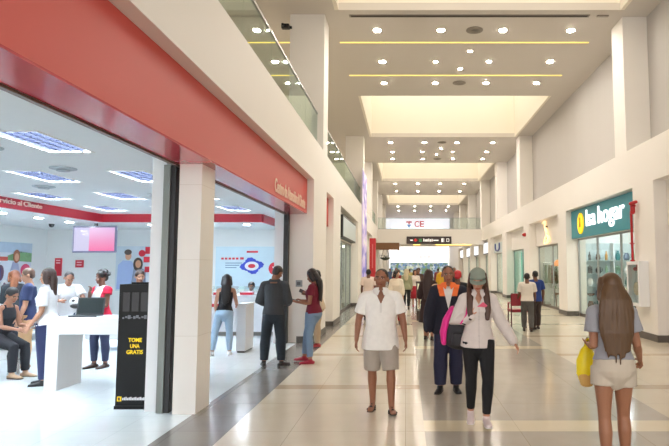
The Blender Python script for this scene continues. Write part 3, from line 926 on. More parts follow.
def storefront(lab, x, a, b_, top, side, n=3, mt=None):
    t = thing('glass_shopfront', lab, 'shopfront', (x, (a + b_) / 2, 0))
    w = (b_ - a) / n
    for k in range(n):
        bxo('glass_pane', (x - 0.006, x + 0.006, a + k * w + 0.03, a + (k + 1) * w - 0.03, 0.1, top - 0.05), M_glass, t)
    for k in range(n + 1):
        bxo('mullion', (x - 0.03, x + 0.03, a + k * w - 0.02, a + k * w + 0.02, 0, top), mt or M_alu, t)
    bxo('head_rail', (x - 0.03, x + 0.03, a, b_, top - 0.06, top), mt or M_alu, t)
    bxo('base_rail', (x - 0.04, x + 0.04, a, b_, 0, 0.1), M_dark, t)
    return t


storefront('glass shopfront under the black-framed light box', -2.5, 18.42, 25.28, 2.75, 1, 4)
storefront('glass shopfront on the left wall just past the lavender banner', -2.5, 30.22, 35.98, 2.75, 1, 3)
storefront('glass shopfront on the left wall behind the red pylon', -2.5, 38.02, 43.98, 2.75, 1, 3)
storefront('glass shopfront of the lighted home shop under the teal sign', 6.25, 14.22, 20.18, 2.75, -1, 3)
storefront('glass shopfront under the golden ornament', 6.25, 21.32, 26.18, 2.7, -1, 2)
storefront('glass shopfront of the aqua-lit shop', 6.25, 27.52, 32.18, 2.7, -1, 2)
for (a, b_), w in zip([(33.6, 38.2), (39.4, 43.5), (44.6, 49.5), (50.6, 55.5)], ['beyond the aqua-lit shop', 'under the footbridge edge', 'just past the footbridge', 'farthest along the right wall']):
    storefront('glass shopfront on the right wall ' + w, 6.25, a + 0.02, b_ - 0.02, 2.7, -1, 2)
bm = BM(); box(bm, 6.4, 6.5, 5.0, 13.0, 0, 3.75); struct('wall_right_infill', bm, mat('greyish lilac panel', (206, 200, 204), 0.5))

# lavender banner on the left column
t = thing('vertical_banner', 'tall lavender banner panel on the left wall between the shops', 'banner', (-2.1, 28.6, 0.6))
bxo('frame', (-2.14, -2.10, 27.1, 30.1, 0.6, 6.6), mat('pale lilac frame', (222, 214, 232), 0.4), t)
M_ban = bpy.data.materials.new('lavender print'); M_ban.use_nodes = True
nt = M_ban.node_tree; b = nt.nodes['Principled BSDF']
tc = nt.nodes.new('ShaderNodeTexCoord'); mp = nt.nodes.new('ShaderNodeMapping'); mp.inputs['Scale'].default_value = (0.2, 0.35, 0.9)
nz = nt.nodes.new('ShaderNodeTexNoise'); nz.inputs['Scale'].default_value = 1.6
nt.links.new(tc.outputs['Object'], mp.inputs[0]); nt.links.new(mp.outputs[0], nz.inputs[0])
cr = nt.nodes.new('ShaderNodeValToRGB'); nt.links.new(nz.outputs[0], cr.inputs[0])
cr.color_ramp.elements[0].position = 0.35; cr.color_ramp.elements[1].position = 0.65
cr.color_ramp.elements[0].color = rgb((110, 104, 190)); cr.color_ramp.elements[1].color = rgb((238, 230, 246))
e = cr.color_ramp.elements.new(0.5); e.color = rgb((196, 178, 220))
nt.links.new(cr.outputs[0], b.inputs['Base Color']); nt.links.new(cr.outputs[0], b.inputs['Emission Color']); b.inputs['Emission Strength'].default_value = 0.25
bxo('print', (-2.10, -2.085, 27.2, 30.0, 0.7, 6.5), M_ban, t)

t = thing('red_pylon', 'tall red pylon sign at the far left beside the timber canopy', 'sign', (-1.98, 33.2, 0))
bxo('body', (-2.12, -1.76, 33.0, 33.4, 0.05, 3.45), mat('red pylon', (190, 36, 44), 0.35, emit=0.06), t)
bxo('base', (-2.13, -1.72, 32.96, 33.44, 0, 0.05), M_dark, t)
bxo('print', (-1.97, -1.91, 32.99, 33.0, 1.7, 3.1), mat('rose print', (214, 110, 110)), t)
t = thing('timber_canopy', 'brown timber canopy jutting from the left wall near the bridge', 'canopy', (-1.3, 40.6, 3.0))
bxo('fascia', (-2.14, -0.45, 40.0, 40.12, 3.0, 3.5), M_wood, t)
bxo('deck', (-2.14, -0.45, 40.12, 41.6, 3.4, 3.5), M_wood, t)
bxo('fascia', (-0.55, -0.45, 40.12, 41.6, 3.0, 3.4), M_wood, t)
t = thing('hanging_planter', 'dark green hanging planter below the timber canopy', 'planter', (-1.45, 40.4, 2.25))
bm = BM(); lathe(bm, [(0.12, 0.0), (0.34, 0.12), (0.4, 0.2), (0.36, 0.2)], n=18); obj('bowl', bm, mat('dark planter', (50, 60, 52), 0.5), t)
bm = BM()
for k in range(60):
    a = random.uniform(0, 6.28); r_ = random.uniform(0.05, 0.5); z = random.uniform(0.16, 0.36)
    c = V((r_ * math.cos(a), 0.5 * r_ * math.sin(a), z)); d = V((math.cos(a), math.sin(a), random.uniform(-0.4, 0.5))).normalized() * 0.12
    s_ = V((-d.y, d.x, 0)).normalized() * 0.035
    bm.faces.new([bm.verts.new(c - d), bm.verts.new(c + s_), bm.verts.new(c + d), bm.verts.new(c - s_)])
obj('foliage', bm, M_leaf, t)
for s_ in (-1, 1):
    bm = BM(); tube(bm, [(0.3 * s_, 0, 0.2), (0.02 * s_, 0, 1.15)], 0.012, n=6); obj('cord', bm, M_black, t)

# showcase in mid-hall
t = thing('display_case', 'lit glass display case with dark frame standing in the far hall', 'display case', (0.62, 18.6, 0))
M_dframe = mat('dark bronze frame', (70, 58, 48), 0.4)
bxo('plinth', (0.36, 0.9, 18.3, 18.9, 0, 0.32), M_dframe, t)
for x in (0.36, 0.87):
    for y in (18.3, 18.87):
        bxo('post', (x, x + 0.03, y, y + 0.03, 0.32, 1.2), M_dframe, t)
bxo('top', (0.34, 0.92, 18.28, 18.92, 1.2, 1.26), M_dframe, t)
bxo('lit_back', (0.40, 0.86, 18.80, 18.84, 0.34, 1.18), mat('cream lit back', (255, 240, 206), 0.5, emit=0.8), t)
for z in (0.6, 0.88):
    bxo('shelf', (0.39, 0.87, 18.33, 18.79, z, z + 0.012), M_railglass, t)
bxo('glass_front', (0.39, 0.87, 18.305, 18.315, 0.32, 1.2), M_glass, t)

M_fillpanel = mat('added shop fill panel', (250, 250, 245), 0.4, emit=4.5, ec=(255, 246, 230))  # glowing panels added to brighten the side shops' dark interiors
def fill_panel(x, y, z, sx, sy, lab, group):
    t = thing('added_fill_light', lab, 'light', (x, y, z), 0, group)
    bxo('frame', (-sx / 2, sx / 2, -sy / 2, sy / 2, -0.03, 0), M_bezel, t, world=False)
    bxo('diffuser', (-sx / 2 + .04, sx / 2 - .04, -sy / 2 + .04, sy / 2 - .04, -0.036, -0.03), M_fillpanel, t, world=False)
for (a, b_), w in zip([(14.2, 20.2), (21.3, 26.2), (27.5, 32.2), (33.6, 38.2), (39.4, 43.5), (44.6, 49.5), (50.6, 55.5)], ['home shop', 'golden ornament shop', 'aqua-lit shop', 'shop past the aqua one', 'shop under the footbridge', 'shop past the footbridge', 'farthest right-hand shop']):
    for i in range(2):
        fill_panel(7.3 + 1.6 * i, (a + b_) / 2, 3.3, 0.9, (b_ - a) * 0.6, 'long added fill light %s in the %s' % (['nearer the glass', 'deeper inside'][i], w), 'added fill lights in the right-hand shops')
for (a, b_), w in zip([(20.2, 25.3), (30.2, 36), (38, 44)], ['under the light box', 'past the lavender banner', 'behind the red pylon']):
    fill_panel(-4.2, (a + b_) / 2, 3.3, 1.2, (b_ - a) * 0.6, 'long added fill light in the left-hand shop ' + w, 'added fill lights in the left-hand shops')

# ------------------------------------------------------------------ right wall signs and fittings
t = thing('shop_sign', 'teal lit shop sign with white lettering and a yellow oval emblem', 'sign', (6.07, 17.2, 2.75))
bxo('panel', (6.0, 6.15, 14.24, 20.19, 2.75, 3.72), M_teal, t)
words('Isa hogar', 0.7, 0.03, 3.25, 0.72, face_left(5.985, 18.5, 2.9), M_letter, t, 0.004)
fo = lambda d: (lambda u, v, w: V((6.0 - d - 0.03 * w, u, v)))
em = poly_part('emblem', disc(19.1, 3.22, 0.32, 0.36, 28), M_yellow, t, fo(0.0))
bm = BM(); prism(bm, [(19.18, 3.1), (19.02, 3.1), (19.07, 3.3), (19.05, 3.42), (19.15, 3.42), (19.13, 3.3)], lambda u, v, w: V((5.965 - 0.01 * w, u, v)))
obj('emblem_mark', bm, mat('olive print', (190, 150, 10), 0.4), em, world=True)

t = thing('golden_ornament', 'glowing golden curled ornament over the right-hand shopfront', 'sign', (6.05, 24.1, 2.7))
gp = [(110, 92), (158, 84), (150, 130), (176, 190), (186, 222), (218, 248), (214, 282), (165, 306), (138, 300), (150, 262), (172, 236), (190, 200), (176, 150)]
bm = BM()
pts = [V((6.03, 24.1 + (165 - u) * 0.0092, 3.75 - (v - 70) * 0.0042)) for u, v in gp]
sm = []
for i in range(len(pts) - 1):
    p0 = pts[max(i - 1, 0)]; p1 = pts[i]; p2 = pts[i + 1]; p3 = pts[min(i + 2, len(pts) - 1)]
    for q in range(4):
        u = q / 4
        sm.append(0.5 * ((2 * p1) + (p2 - p0) * u + (2 * p0 - 5 * p1 + 4 * p2 - p3) * u * u + (3 * p1 - p0 - 3 * p2 + p3) * u ** 3))
tube(bm, sm, 0.03, n=8); obj('lit_tube', bm, M_gold, t, world=True, smooth=True)
bm = BM(); ell(bm, (6.04, 23.75, 2.92), (0.03, 0.16, 0.12)); obj('lit_disc', bm, M_gold, t, world=True)
for z in (2.95, 3.45):
    bxo('bracket', (6.03, 6.1, 23.98, 24.06, z, z + 0.05), M_black, t)

t = thing('fire_hose_cabinet', 'white fire hose cabinet on the right wall under the red pipe', 'cabinet', (5.69, 13.78, 0.78))
bm = BM()
for d in ((5.58, 5.8, 13.4, 14.15, 0.78, 0.81), (5.58, 5.8, 13.4, 14.15, 1.83, 1.86), (5.58, 5.8, 13.4, 13.43, 0.81, 1.83), (5.58, 5.8, 14.12, 14.15, 0.81, 1.83), (5.78, 5.8, 13.43, 14.12, 0.81, 1.83)):
    box(bm, *d)
obj('body', bm, M_white, t, world=True)
bm = BM()
for d in ((5.565, 5.58, 13.4, 14.15, 0.78, 0.86), (5.565, 5.58, 13.4, 14.15, 1.78, 1.86), (5.565, 5.58, 13.4, 13.48, 0.86, 1.78), (5.565, 5.58, 14.07, 14.15, 0.86, 1.78)):
    box(bm, *d)
d_ = obj('door', bm, M_white, t, world=True)
bxo('glass_pane', (5.57, 5.576, 13.48, 14.07, 0.86, 1.78), M_glass, d_)
bm = BM(); tube(bm, [(5.68, 13.9, 1.68), (5.68, 13.6, 1.68)], 0.05); tube(bm, [(5.68, 13.75, 1.68), (5.68, 13.75, 1.8)], 0.03); obj('valve', bm, M_redpipe, t, world=True)
bm = BM()
for k in range(5):
    lathe(bm, [(0.16 - 0.02 * k, 0), (0.16 - 0.02 * k, 0.03)], c=(0, 0, -0.05 + 0.02 * k), n=20)
bm.transform(Matrix.Translation((5.68, 13.75, 1.2)) @ Matrix.Rotation(R(90), 4, 'Y')); obj('hose_reel', bm, mat('hose canvas', (200, 180, 160), 0.7), t, world=True)
t = thing('fire_pipe', 'red fire water pipe with valve above the hose cabinet', 'pipe', (5.7, 14.1, 1.86))
bm = BM(); tube(bm, [(5.7, 14.08, 1.86), (5.7, 14.08, 3.12), (5.7, 14.0, 3.22), (5.72, 13.9, 3.25)], 0.032); obj('riser', bm, M_redpipe, t, world=True, smooth=True)
bm = BM(); tube(bm, [(5.7, 13.98, 3.1), (5.7, 13.98, 3.3)], 0.06); tube(bm, [(5.62, 13.9, 3.3), (5.74, 13.87, 3.34)], 0.045); obj('valve', bm, M_redpipe, t, world=True, smooth=True)
bm = BM(); lathe(bm, [(0.06, 0), (0.06, 0.03), (0.035, 0.03)], c=(5.7, 14.08, 2.3), n=12); lathe(bm, [(0.06, 0), (0.06, 0.03), (0.035, 0.03)], c=(5.7, 14.08, 1.87), n=12); obj('clamp', bm, M_redpipe, t, world=True)
bm = BM(); tube(bm, [(5.72, 27.0, 3.3), (5.8, 27.0, 3.3)], 0.09); tag(centre(obj('alarm_bell', bm, M_redpipe)), 'small round red alarm bell on the pier by the aqua-lit shop', 'alarm')
t = thing('wall_sensor', 'tiny grey sensor on the right wall panel at the picture edge', 'sensor', (6.39, 11.6, 3.2))
bxo('body', (6.32, 6.4, 11.5, 11.62, 3.2, 3.3), M_vent, t); bm = BM(); ell(bm, (6.31, 11.56, 3.24), (0.025, 0.03, 0.03)); obj('lens', bm, M_black, t, world=True)

t = thing('round_sign', 'blue and white U-shaped lit sign on the right wall past the aqua shop', 'sign', (6.02, 36.1, 2.7))
bxo('panel', (6.03, 6.1, 35.0, 38.1, 2.7, 3.36), mat('pale lit face', (214, 226, 226)), t)
bm = BM()
pp = [(35.8, 3.26)] + [(36.6 + 0.8 * math.cos(a), 3.0 + 0.18 * math.sin(a)) for a in [math.pi + k * math.pi / 10 for k in range(11)]] + [(37.4, 3.26)]
tube(bm, [(6.0, u, v) for u, v in pp], 0.055, n=8); obj('letter', bm, mat('blue lit letter', (60, 70, 130), 0.4, emit=0.1), t, world=True)
for i, (a, b_, c_) in enumerate([(40.0, 43.0, 'under the footbridge edge'), (45.2, 48.9, 'just past the footbridge'), (51.2, 54.9, 'second past the footbridge'), (57.2, 61.0, 'farthest down the hall')]):
    t = thing('shop_sign', 'pale lit shop sign on the right wall, ' + c_, 'sign', (6.02, (a + b_) / 2, 2.72), 0, 'pale shop signs down the right wall')
    bxo('casing', (5.98, 6.1, a, b_, 2.72, 3.62), mat('steel blue casing', (120, 130, 150), 0.4), t)
    bxo('face', (5.965, 5.98, a + 0.12, b_ - 0.12, 2.8, 3.54), mat('pale lit sign', (232, 238, 246), 0.4, emit=0.75), t)

# ------------------------------------------------------------------ home shop: shelves with wares
M_shelf = mat('pale glass shelf', (196, 214, 216), 0.2)
t = thing('display_shelving', 'white shelving with glass shelves full of wares inside the home shop', 'shelving', (8.0, 20.5, 0))
bxo('back_panel', (6.5, 9.6, 20.66, 20.69, 0.0, 2.6), mat('pale blue back panel', (200, 216, 220), 0.5, emit=0.05), t)
for x in (6.5, 7.53, 8.56, 9.57):
    bxo('upright', (x, x + 0.03, 20.3, 20.66, 0, 2.6), M_white, t)
SHZ = [0.25, 0.68, 1.06, 1.5, 1.98]
for z in SHZ:
    bxo('shelf', (6.53, 9.57, 20.3, 20.66, z - 0.02, z), M_shelf, t)
PROF = {
    'vase': [(0.05, 0), (0.085, 0.08), (0.07, 0.2), (0.035, 0.28), (0.05, 0.32)],
    'jug': [(0.07, 0), (0.1, 0.06), (0.1, 0.16), (0.06, 0.22), (0.065, 0.25)],
    'bottle': [(0.045, 0), (0.05, 0.18), (0.02, 0.24), (0.02, 0.31)],
    'bowl': [(0.05, 0), (0.12, 0.05), (0.15, 0.1), (0.14, 0.1)],
    'canister': [(0.08, 0), (0.08, 0.2), (0.085, 0.2), (0.085, 0.24), (0.03, 0.25), (0.02, 0.28)],
}
WC = [('white', (232, 232, 230)), ('teal', (50, 120, 124)), ('brown', (110, 72, 50)), ('amber', (206, 150, 70)), ('dark grey', (70, 70, 74)), ('pale green', (150, 186, 160)), ('red', (170, 50, 46)), ('slate blue', (84, 104, 130))]
shn = ['lowest', 'second lowest', 'middle', 'second highest', 'top']
rw = random.Random(3)
for j, z in enumerate(SHZ):
    for i in range(9):
        k = rw.choice(list(PROF)); cn, cc = rw.choice(WC)
        x = 6.53 + (i // 3) * 1.03 + (0.19, 0.5, 0.80)[i % 3] + rw.uniform(-0.01, 0.01)
        s_ = rw.uniform(0.95, 1.1)
        mcol = mat(cn + ' glaze', cc, 0.2, var=0.1, scale=9)
        o = thing('ornamental_' + k, '%s %s, %s from the left on the %s shelf of the home shop' % (cn, k, ORD[i], shn[j]), k, (x, 20.47, z), 0, 'wares on the home shop shelves')
        bm = BM(); lathe(bm, [(r_ * s_, h_ * s_) for r_, h_ in PROF[k]], n=14)
        obj('body', bm, mcol, o, smooth=True)
        bm = BM(); r_, h_ = PROF[k][-1]
        if k == 'jug':
            tube(bm, [(0.06 * s_, 0, 0.22 * s_), (0.14 * s_, 0, 0.2 * s_), (0.15 * s_, 0, 0.1 * s_), (0.09 * s_, 0, 0.07 * s_)], 0.012, n=6); obj('handle', bm, mcol, o)
        else:
            lathe(bm, [(r_ * s_ * 0.98, h_ * s_), (r_ * s_ * 1.05, h_ * s_ + 0.008), (r_ * s_ * 0.8, h_ * s_ + 0.012)], n=14); obj('rim', bm, M_chrome, o)
for i, (x, y) in enumerate([(7.2, 16.0), (7.4, 18.0), (7.6, 19.6), (9.0, 18.8)]):  # downlights added to light the home shop's interior
    downlight(x, y, 3.3, 0.12, 'added cool downlight in the home shop ceiling, %s from the entrance side' % ORD[i], M_shopdown, 'added downlights in the home shop')

# display table with lamp inside home shop window
t = thing('display_table', 'low dark wooden display table inside the home shop window', 'table', (7.3, 18.6, 0))
bxo('tabletop', (6.8, 7.8, 18.2, 19.0, 0.5, 0.55), M_wood, t, bev=0.01)
for x in (6.84, 7.7):
    for y in (18.24, 18.9):
        bxo('leg', (x, x + 0.06, y, y + 0.06, 0, 0.5), M_wood, t)
t = thing('table_lamp', 'small lit table lamp on the display table in the home shop', 'lamp', (7.15, 18.6, 0.55))
bm = BM(); lathe(bm, [(0.09, 0), (0.09, 0.02), (0.03, 0.05), (0.05, 0.2), (0.02, 0.3)], n=14); obj('base', bm, mat('white glaze', (232, 232, 230)), t, smooth=True)
bm = BM(); lathe(bm, [(0.18, 0.28), (0.11, 0.5), (0.1, 0.5)], n=18); obj('lamp_shade', bm, mat('lit cream shade', (255, 236, 196), 0.6, emit=1.2), t, smooth=True)

# golden-ornament shop: clothes rail, mannequin, lamp, stool
for i, (x, y) in enumerate([(7.0, 22.6), (7.2, 24.6), (8.6, 23.6)]):  # extra downlights put in to light this interior
    downlight(x, y, 3.3, 0.14, 'added warm downlight in the shop under the golden ornament, %s from the entrance side' % ORD[i], M_down, 'added downlights in the ornament shop')
t = thing('clothes_rail', 'steel clothes rail inside the shop under the golden ornament', 'clothes rail', (7.0, 26.1, 0))
bm = BM(); tube(bm, [(6.4, 26.1, 1.95), (7.8, 26.1, 1.95)], 0.02); obj('rail', bm, M_chrome, t, world=True)
for x in (6.42, 7.78):
    bm = BM(); tube(bm, [(x, 26.1, 0.04), (x, 26.1, 1.95)], 0.02); tube(bm, [(x, 25.85, 0.03), (x, 26.35, 0.03)], 0.022); obj('post', bm, M_chrome, t, world=True)
GC = [('sage green', (140, 156, 130)), ('cream', (226, 214, 190)), ('rose', (196, 130, 126)), ('olive', (110, 112, 74)), ('white', (236, 234, 228)), ('grey blue', (130, 146, 160)), ('tan', (180, 146, 104)), ('floral green', (90, 120, 96))]
for i, (cn, cc) in enumerate(GC):
    x = 6.52 + i * 0.16
    t = thing('hanging_dress', '%s dress, %s along the clothes rail in the ornament shop' % (cn, ORD[i]), 'dress', (x, 26.1, 1.0), 0, 'dresses on the clothes rail')
    bm = BM(); loft(bm, [((0, 0, 0), 0.05, 0.26), ((0, 0, 0.35), 0.05, 0.2), ((0, 0, 0.6), 0.045, 0.17), ((0, 0, 0.85), 0.03, 0.2)], n=12, cap=False)
    obj('cloth', bm, mat(cn + ' cloth', cc, 0.8, var=0.25, scale=14), t, smooth=True)
    bm = BM(); tube(bm, [(0, 0, 0.85), (0, 0, 0.93), (0, 0.02, 0.97)], 0.008, n=6); obj('hook', bm, M_chrome, t)
t = thing('pendant_lamp', 'orange pendant lamp inside the shop under the golden ornament', 'lamp', (6.6, 24.3, 1.78))
bm = BM(); lathe(bm, [(0.24, 0), (0.2, 0.14), (0.08, 0.26), (0.03, 0.28)], n=18); obj('lamp_shade', bm, mat('orange lit shade', (240, 150, 80), 0.5, emit=0.7), t, smooth=True)
bm = BM(); tube(bm, [(0, 0, 0.28), (0, 0, 1.52)], 0.01, n=6); obj('cord', bm, M_black, t)
t = thing('stool', 'round brown stool in the window under the golden ornament', 'stool', (6.62, 24.4, 0))
bm = BM(); lathe(bm, [(0.2, 0.56), (0.21, 0.6), (0.18, 0.62)], n=18); obj('seat', bm, M_wood, t)
for k in range(4):
    a = math.pi / 4 + k * math.pi / 2
    bm = BM(); tube(bm, [(0.2 * math.cos(a), 0.2 * math.sin(a), 0.02), (0.13 * math.cos(a), 0.13 * math.sin(a), 0.57)], 0.018, n=8); obj('leg', bm, M_wood, t)
t = thing('potted_plant', 'leafy potted plant in the window under the golden ornament', 'plant', (6.7, 25.3, 0))
bm = BM(); lathe(bm, [(0.16, 0), (0.22, 0.35), (0.2, 0.36)], n=16); obj('pot', bm, mat('white glaze', (232, 232, 230)), t)
bm = BM()
for k in range(90):
    a = random.uniform(0, 6.28); h_ = random.uniform(0.4, 1.8); r_ = random.uniform(0.03, 0.32)
    c = V((r_ * math.cos(a), r_ * math.sin(a), h_)); d = V((math.cos(a), math.sin(a), random.uniform(-0.6, 0.7))).normalized() * 0.14
    s_ = V((-d.y, d.x, 0)).normalized() * 0.04
    bm.faces.new([bm.verts.new(c - d), bm.verts.new(c + s_), bm.verts.new(c + d), bm.verts.new(c - s_)])
obj('foliage', bm, mat('grey green leaf', (120, 136, 110), 0.6, var=0.3), t)
bm = BM(); tube(bm, [(0, 0, 0.3), (0.02, 0.01, 1.1), (0, 0, 1.7)], 0.018, n=6); obj('stem', bm, M_wood, t)

# aqua shop: lit wall, dark poster, bright panel
bm = BM(); box(bm, 6.6, 6.66, 27.6, 32.0, 0.0, 2.6)
tag(centre(obj('lit_wall_panel', bm, mat('aqua lit panel', (60, 210, 188), 0.3, emit=0.3))), 'aqua lit wall panel behind the glass of the aqua shop', 'panel')
t = thing('dark_poster', 'narrow dark poster on the aqua lit panel', 'poster', (6.58, 29.4, 1.2))
bxo('board', (6.56, 6.6, 29.1, 29.8, 1.15, 2.0), mat('dark blue print', (34, 50, 66), 0.4), t)
bxo('print', (6.552, 6.56, 29.25, 29.65, 1.35, 1.7), mat('teal print', (70, 130, 140), 0.4), t)
tag(centre(bxo('lit_screen', (6.5, 6.56, 27.7, 29.2, 2.12, 2.62), mat('white lit screen', (240, 250, 255), 0.4, emit=1.3))), 'bright white lit screen above the aqua panel', 'screen')
# ------------------------------------------------------------------ people
def fuse(bm, vox, smooth=4):
    """melts overlapping closed shapes into one continuous skin"""
    bmesh.ops.recalc_face_normals(bm, faces=bm.faces)
    me = bpy.data.meshes.new('tmp'); bm.to_mesh(me); bm.free()
    o = bpy.data.objects.new('tmp', me); COL.objects.link(o)
    r = o.modifiers.new('r', 'REMESH'); r.mode = 'VOXEL'; r.voxel_size = vox; r.adaptivity = 0
    if smooth:
        s = o.modifiers.new('s', 'SMOOTH'); s.factor = 0.5; s.iterations = smooth
    dg = bpy.context.evaluated_depsgraph_get()
    m2 = bpy.data.meshes.new_from_object(o.evaluated_get(dg))
    out = BM(); out.from_mesh(m2)
    bpy.data.objects.remove(o); bpy.data.meshes.remove(me); bpy.data.meshes.remove(m2)
    return out


def slit(bm, p, n):
    bmesh.ops.bisect_plane(bm, geom=bm.verts[:] + bm.edges[:] + bm.faces[:], plane_co=p, plane_no=V(n).normalized(), dist=1e-5)


TM = [(-.13, .060, .060, 0), (-.02, .092, .068, .006), (.12, .090, .064, .004), (.3, .084, .060, -.004), (.5, .088, .062, -.004), (.72, .098, .064, -.002), (.88, .098, .056, .004), (.98, .080, .046, .008), (1.06, .044, .038, .008)]
TF = [(-.13, .062, .064, .004), (-.02, .097, .074, .014), (.12, .091, .067, .010), (.32, .072, .053, .000), (.5, .076, .056, -.003), (.70, .083, .071, -.013), (.86, .083, .054, .002), (.98, .066, .042, .008), (1.06, .037, .034, .010)]


def nrm(v):
    return V(v).normalized()


def arc(a, b, t):
    return a + (b - a) * t


HANG = lambda s, out=.16, fwd=.0, bend=.18: ((s * out, -fwd, -1), (s * out * .4, -fwd - bend, -1))
STAND = ((0, 0, -1), (0, 0.03, -1), (0, -1, 0))


def person(label, loc, rz, H=1.7, fem=False, w=1.0, belly=0.0, skin=(150, 104, 78), hair=('short', (28, 22, 20)), top=None, bottom=None, shoes=None,
           lean=(0, 0, 1), armL=None, armR=None, legL=None, legR=None, head=(0, 0, 0), thumbL=(0, -1, 0), thumbR=(0, -1, 0), curl=(22, 22),
           vox=.0075, group=None, twist=0.0, smile=False, hips=0.0):
    t = thing('person', label, 'person', loc, R(rz), group)
    J = {}
    lean = nrm(lean)
    X = Matrix.Rotation(R(twist), 3, 'Z') @ V((1, 0, 0))
    T = TF if fem else TM
    legs = {}
    low = 0
    for s, key, L in ((1, 'L', legL or STAND), (-1, 'R', legR or STAND)):
        hp = V((s * .05 * H, 0, 0))
        k = hp + nrm(L[0]) * .245 * H; a = k + nrm(L[1]) * .235 * H
        fd = nrm(L[2]); side = V((fd.y, -fd.x, 0)).normalized() if abs(fd.z) < .99 else V((1, 0, 0))
        up = fd.cross(side).normalized()
        if up.z < 0:
            up = -up
        legs[key] = [hp, k, a, fd, up]
        for q in (a - up * .04 * H - fd * .03 * H, a - up * .04 * H + fd * .10 * H):
            low = min(low, q.z)
    C0 = V((0, 0, -low))
    for key in legs:
        for i in range(3):
            legs[key][i] = legs[key][i] + C0
    C1 = C0 + lean * .30 * H

    def ring(tt, off=0.0, k=1.0):
        T_ = T
        if tt <= T_[0][0]:
            i, u = 0, 0
        else:
            i = max(j for j in range(len(T_)) if T_[j][0] <= tt); i = min(i, len(T_) - 2)
            u = min(1.0, (tt - T_[i][0]) / (T_[i + 1][0] - T_[i][0]))
        rx, ry, oy = [arc(T_[i][q], T_[i + 1][q], u) for q in (1, 2, 3)]
        bb = belly * max(0, 1 - abs(tt - .25) / .45)
        fwd = lean.cross(X).normalized()       # points out of the back
        return (C0 + lean * (tt * .30 * H) + fwd * ((oy - bb * .5) * H), (rx * w * H) * k + off, ((ry + bb * .5) * (0.5 + 0.5 * w) * H) * k + off)

    def torso(bm, t0, t1, off, k=1.0, n=7, flare=0.0, cap=False):
        rs = []
        for i in range(n + 1):
            tt = t0 + (t1 - t0) * i / n
            c, rx, ry = ring(max(tt, -.02) if t0 > -.13 or k > 1 else tt, off, k)
            c = C0 + lean * (tt * .30 * H) + (c - (C0 + lean * (max(tt, -.02) * .30 * H))) if (tt < -.02 and (t0 > -.13 or k > 1)) else c
            fl = flare * max(0, .3 - tt)
            rs.append((c, rx + fl, ry + fl))
        loft(bm, rs, n=20, lat=X, cap=cap)

    sw = (.088 if fem else .104) * (0.6 + 0.4 * w) * H
    Sc = C1 - lean * .008 * H
    arms = {}
    for s, key, A in ((1, 'L', armL or HANG(1)), (-1, 'R', armR or HANG(-1))):
        sh = Sc + X * (s * sw) - lean * .016 * H
        e = sh + nrm(A[0]) * .165 * H; wr = e + nrm(A[1]) * .148 * H
        arms[key] = [sh, e, wr, nrm(A[1]) if len(A) < 3 else nrm(A[2])]
    N = C1 + lean * .043 * H + V((0, -.004 * H, 0.004 * H))
    HM = Matrix.Translation(N) @ Matrix.Rotation(R(head[0]), 4, 'Z') @ Matrix.Rotation(R(head[2]), 4, 'Y') @ Matrix.Rotation(R(head[1]), 4, 'X') @ Matrix.Diagonal((1.14, 1.06, 1.05, 1))
    fw = 0.92 if fem else 1.0
    am = .9 if fem else 1.0
    ra = [(.031 * am * (.4 + .6 * w), .030 * am * (.4 + .6 * w)), .024 * am, .0235 * am, .0155 * am]
    rl = [.052 * (.5 + .5 * w) * (1.04 if fem else 1), .043 * (.5 + .5 * w), .031, .0335, .021]

    def hs(c, r, M=HM):
        return (V(c) * H, V(r) * H)

    # ---- body
    bm = BM()
    torso(bm, -.13, 1.06, -.004 * H, cap=True)
    loft(bm, [(arms['L'][0], .030 * H, .030 * H), (Sc + lean * .008 * H, .030 * H, .030 * H), (arms['R'][0], .030 * H, .030 * H)], n=12)
    nr = (.029 if fem else .034) * H
    loft(bm, [(C1 + lean * .0, nr * 1.15, nr * 1.1), (N + V((0, -.002 * H, .006 * H)), nr, nr), (HM @ V((0, .004 * H, .035 * H)), nr * .95, nr)], n=14)
    for c, r in (((0, .004, .072), (.043 * fw, .053, .052)), ((0, -.013, .040), (.034 * fw, .038, .046)), ((0, -.030, .010), (.018, .020, .014)),
                 ((0, -.049, .044), (.0065, .008, .014)), ((0, -.053, .036), (.010, .010, .0065)), ((0, -.046, .0215), (.014, .0075, .004)), ((0, -.045, .0155), (.012, .0075, .004)),
                 ((0, -.043, .069), (.030, .008, .006)), ((.022, -.036, .044), (.012, .010, .010)), ((-.022, -.036, .044), (.012, .010, .010)),
                 ((.044 * fw, .006, .05), (.006, .012, .018)), ((-.044 * fw, .006, .05), (.006, .012, .018))):
        ell(bm, V(c) * H, V(r) * H, HM, seg=16)
    for key, s in (('L', 1), ('R', -1)):
        sh, e, wr, hd = arms[key]
        loft(bm, [(sh, ra[0][0] * H, ra[0][1] * H), (arc(sh, e, .45), .029 * am * (.4 + .6 * w) * H, .028 * am * H), (e, ra[1] * H, ra[1] * H), (arc(e, wr, .25), .0255 * am * H, .025 * am * H), (arc(e, wr, .7), .019 * am * H, .018 * am * H), (wr, ra[3] * H, ra[3] * H)], n=12)
        th = V(thumbL if s > 0 else thumbR)
        d = hd; th = (th - d * th.dot(d)).normalized(); n_ = (d.cross(th) * s).normalized()
        k = .92 if fem else 1.0
        hk = H * k
        loft(bm, [(wr, .014 * hk, .012 * hk), (wr + d * .022 * hk, .020 * hk, .010 * hk), (wr + d * .05 * hk, .0225 * hk, .0088 * hk)], n=12, lat=th)
        cu = R(curl[0] if s > 0 else curl[1])
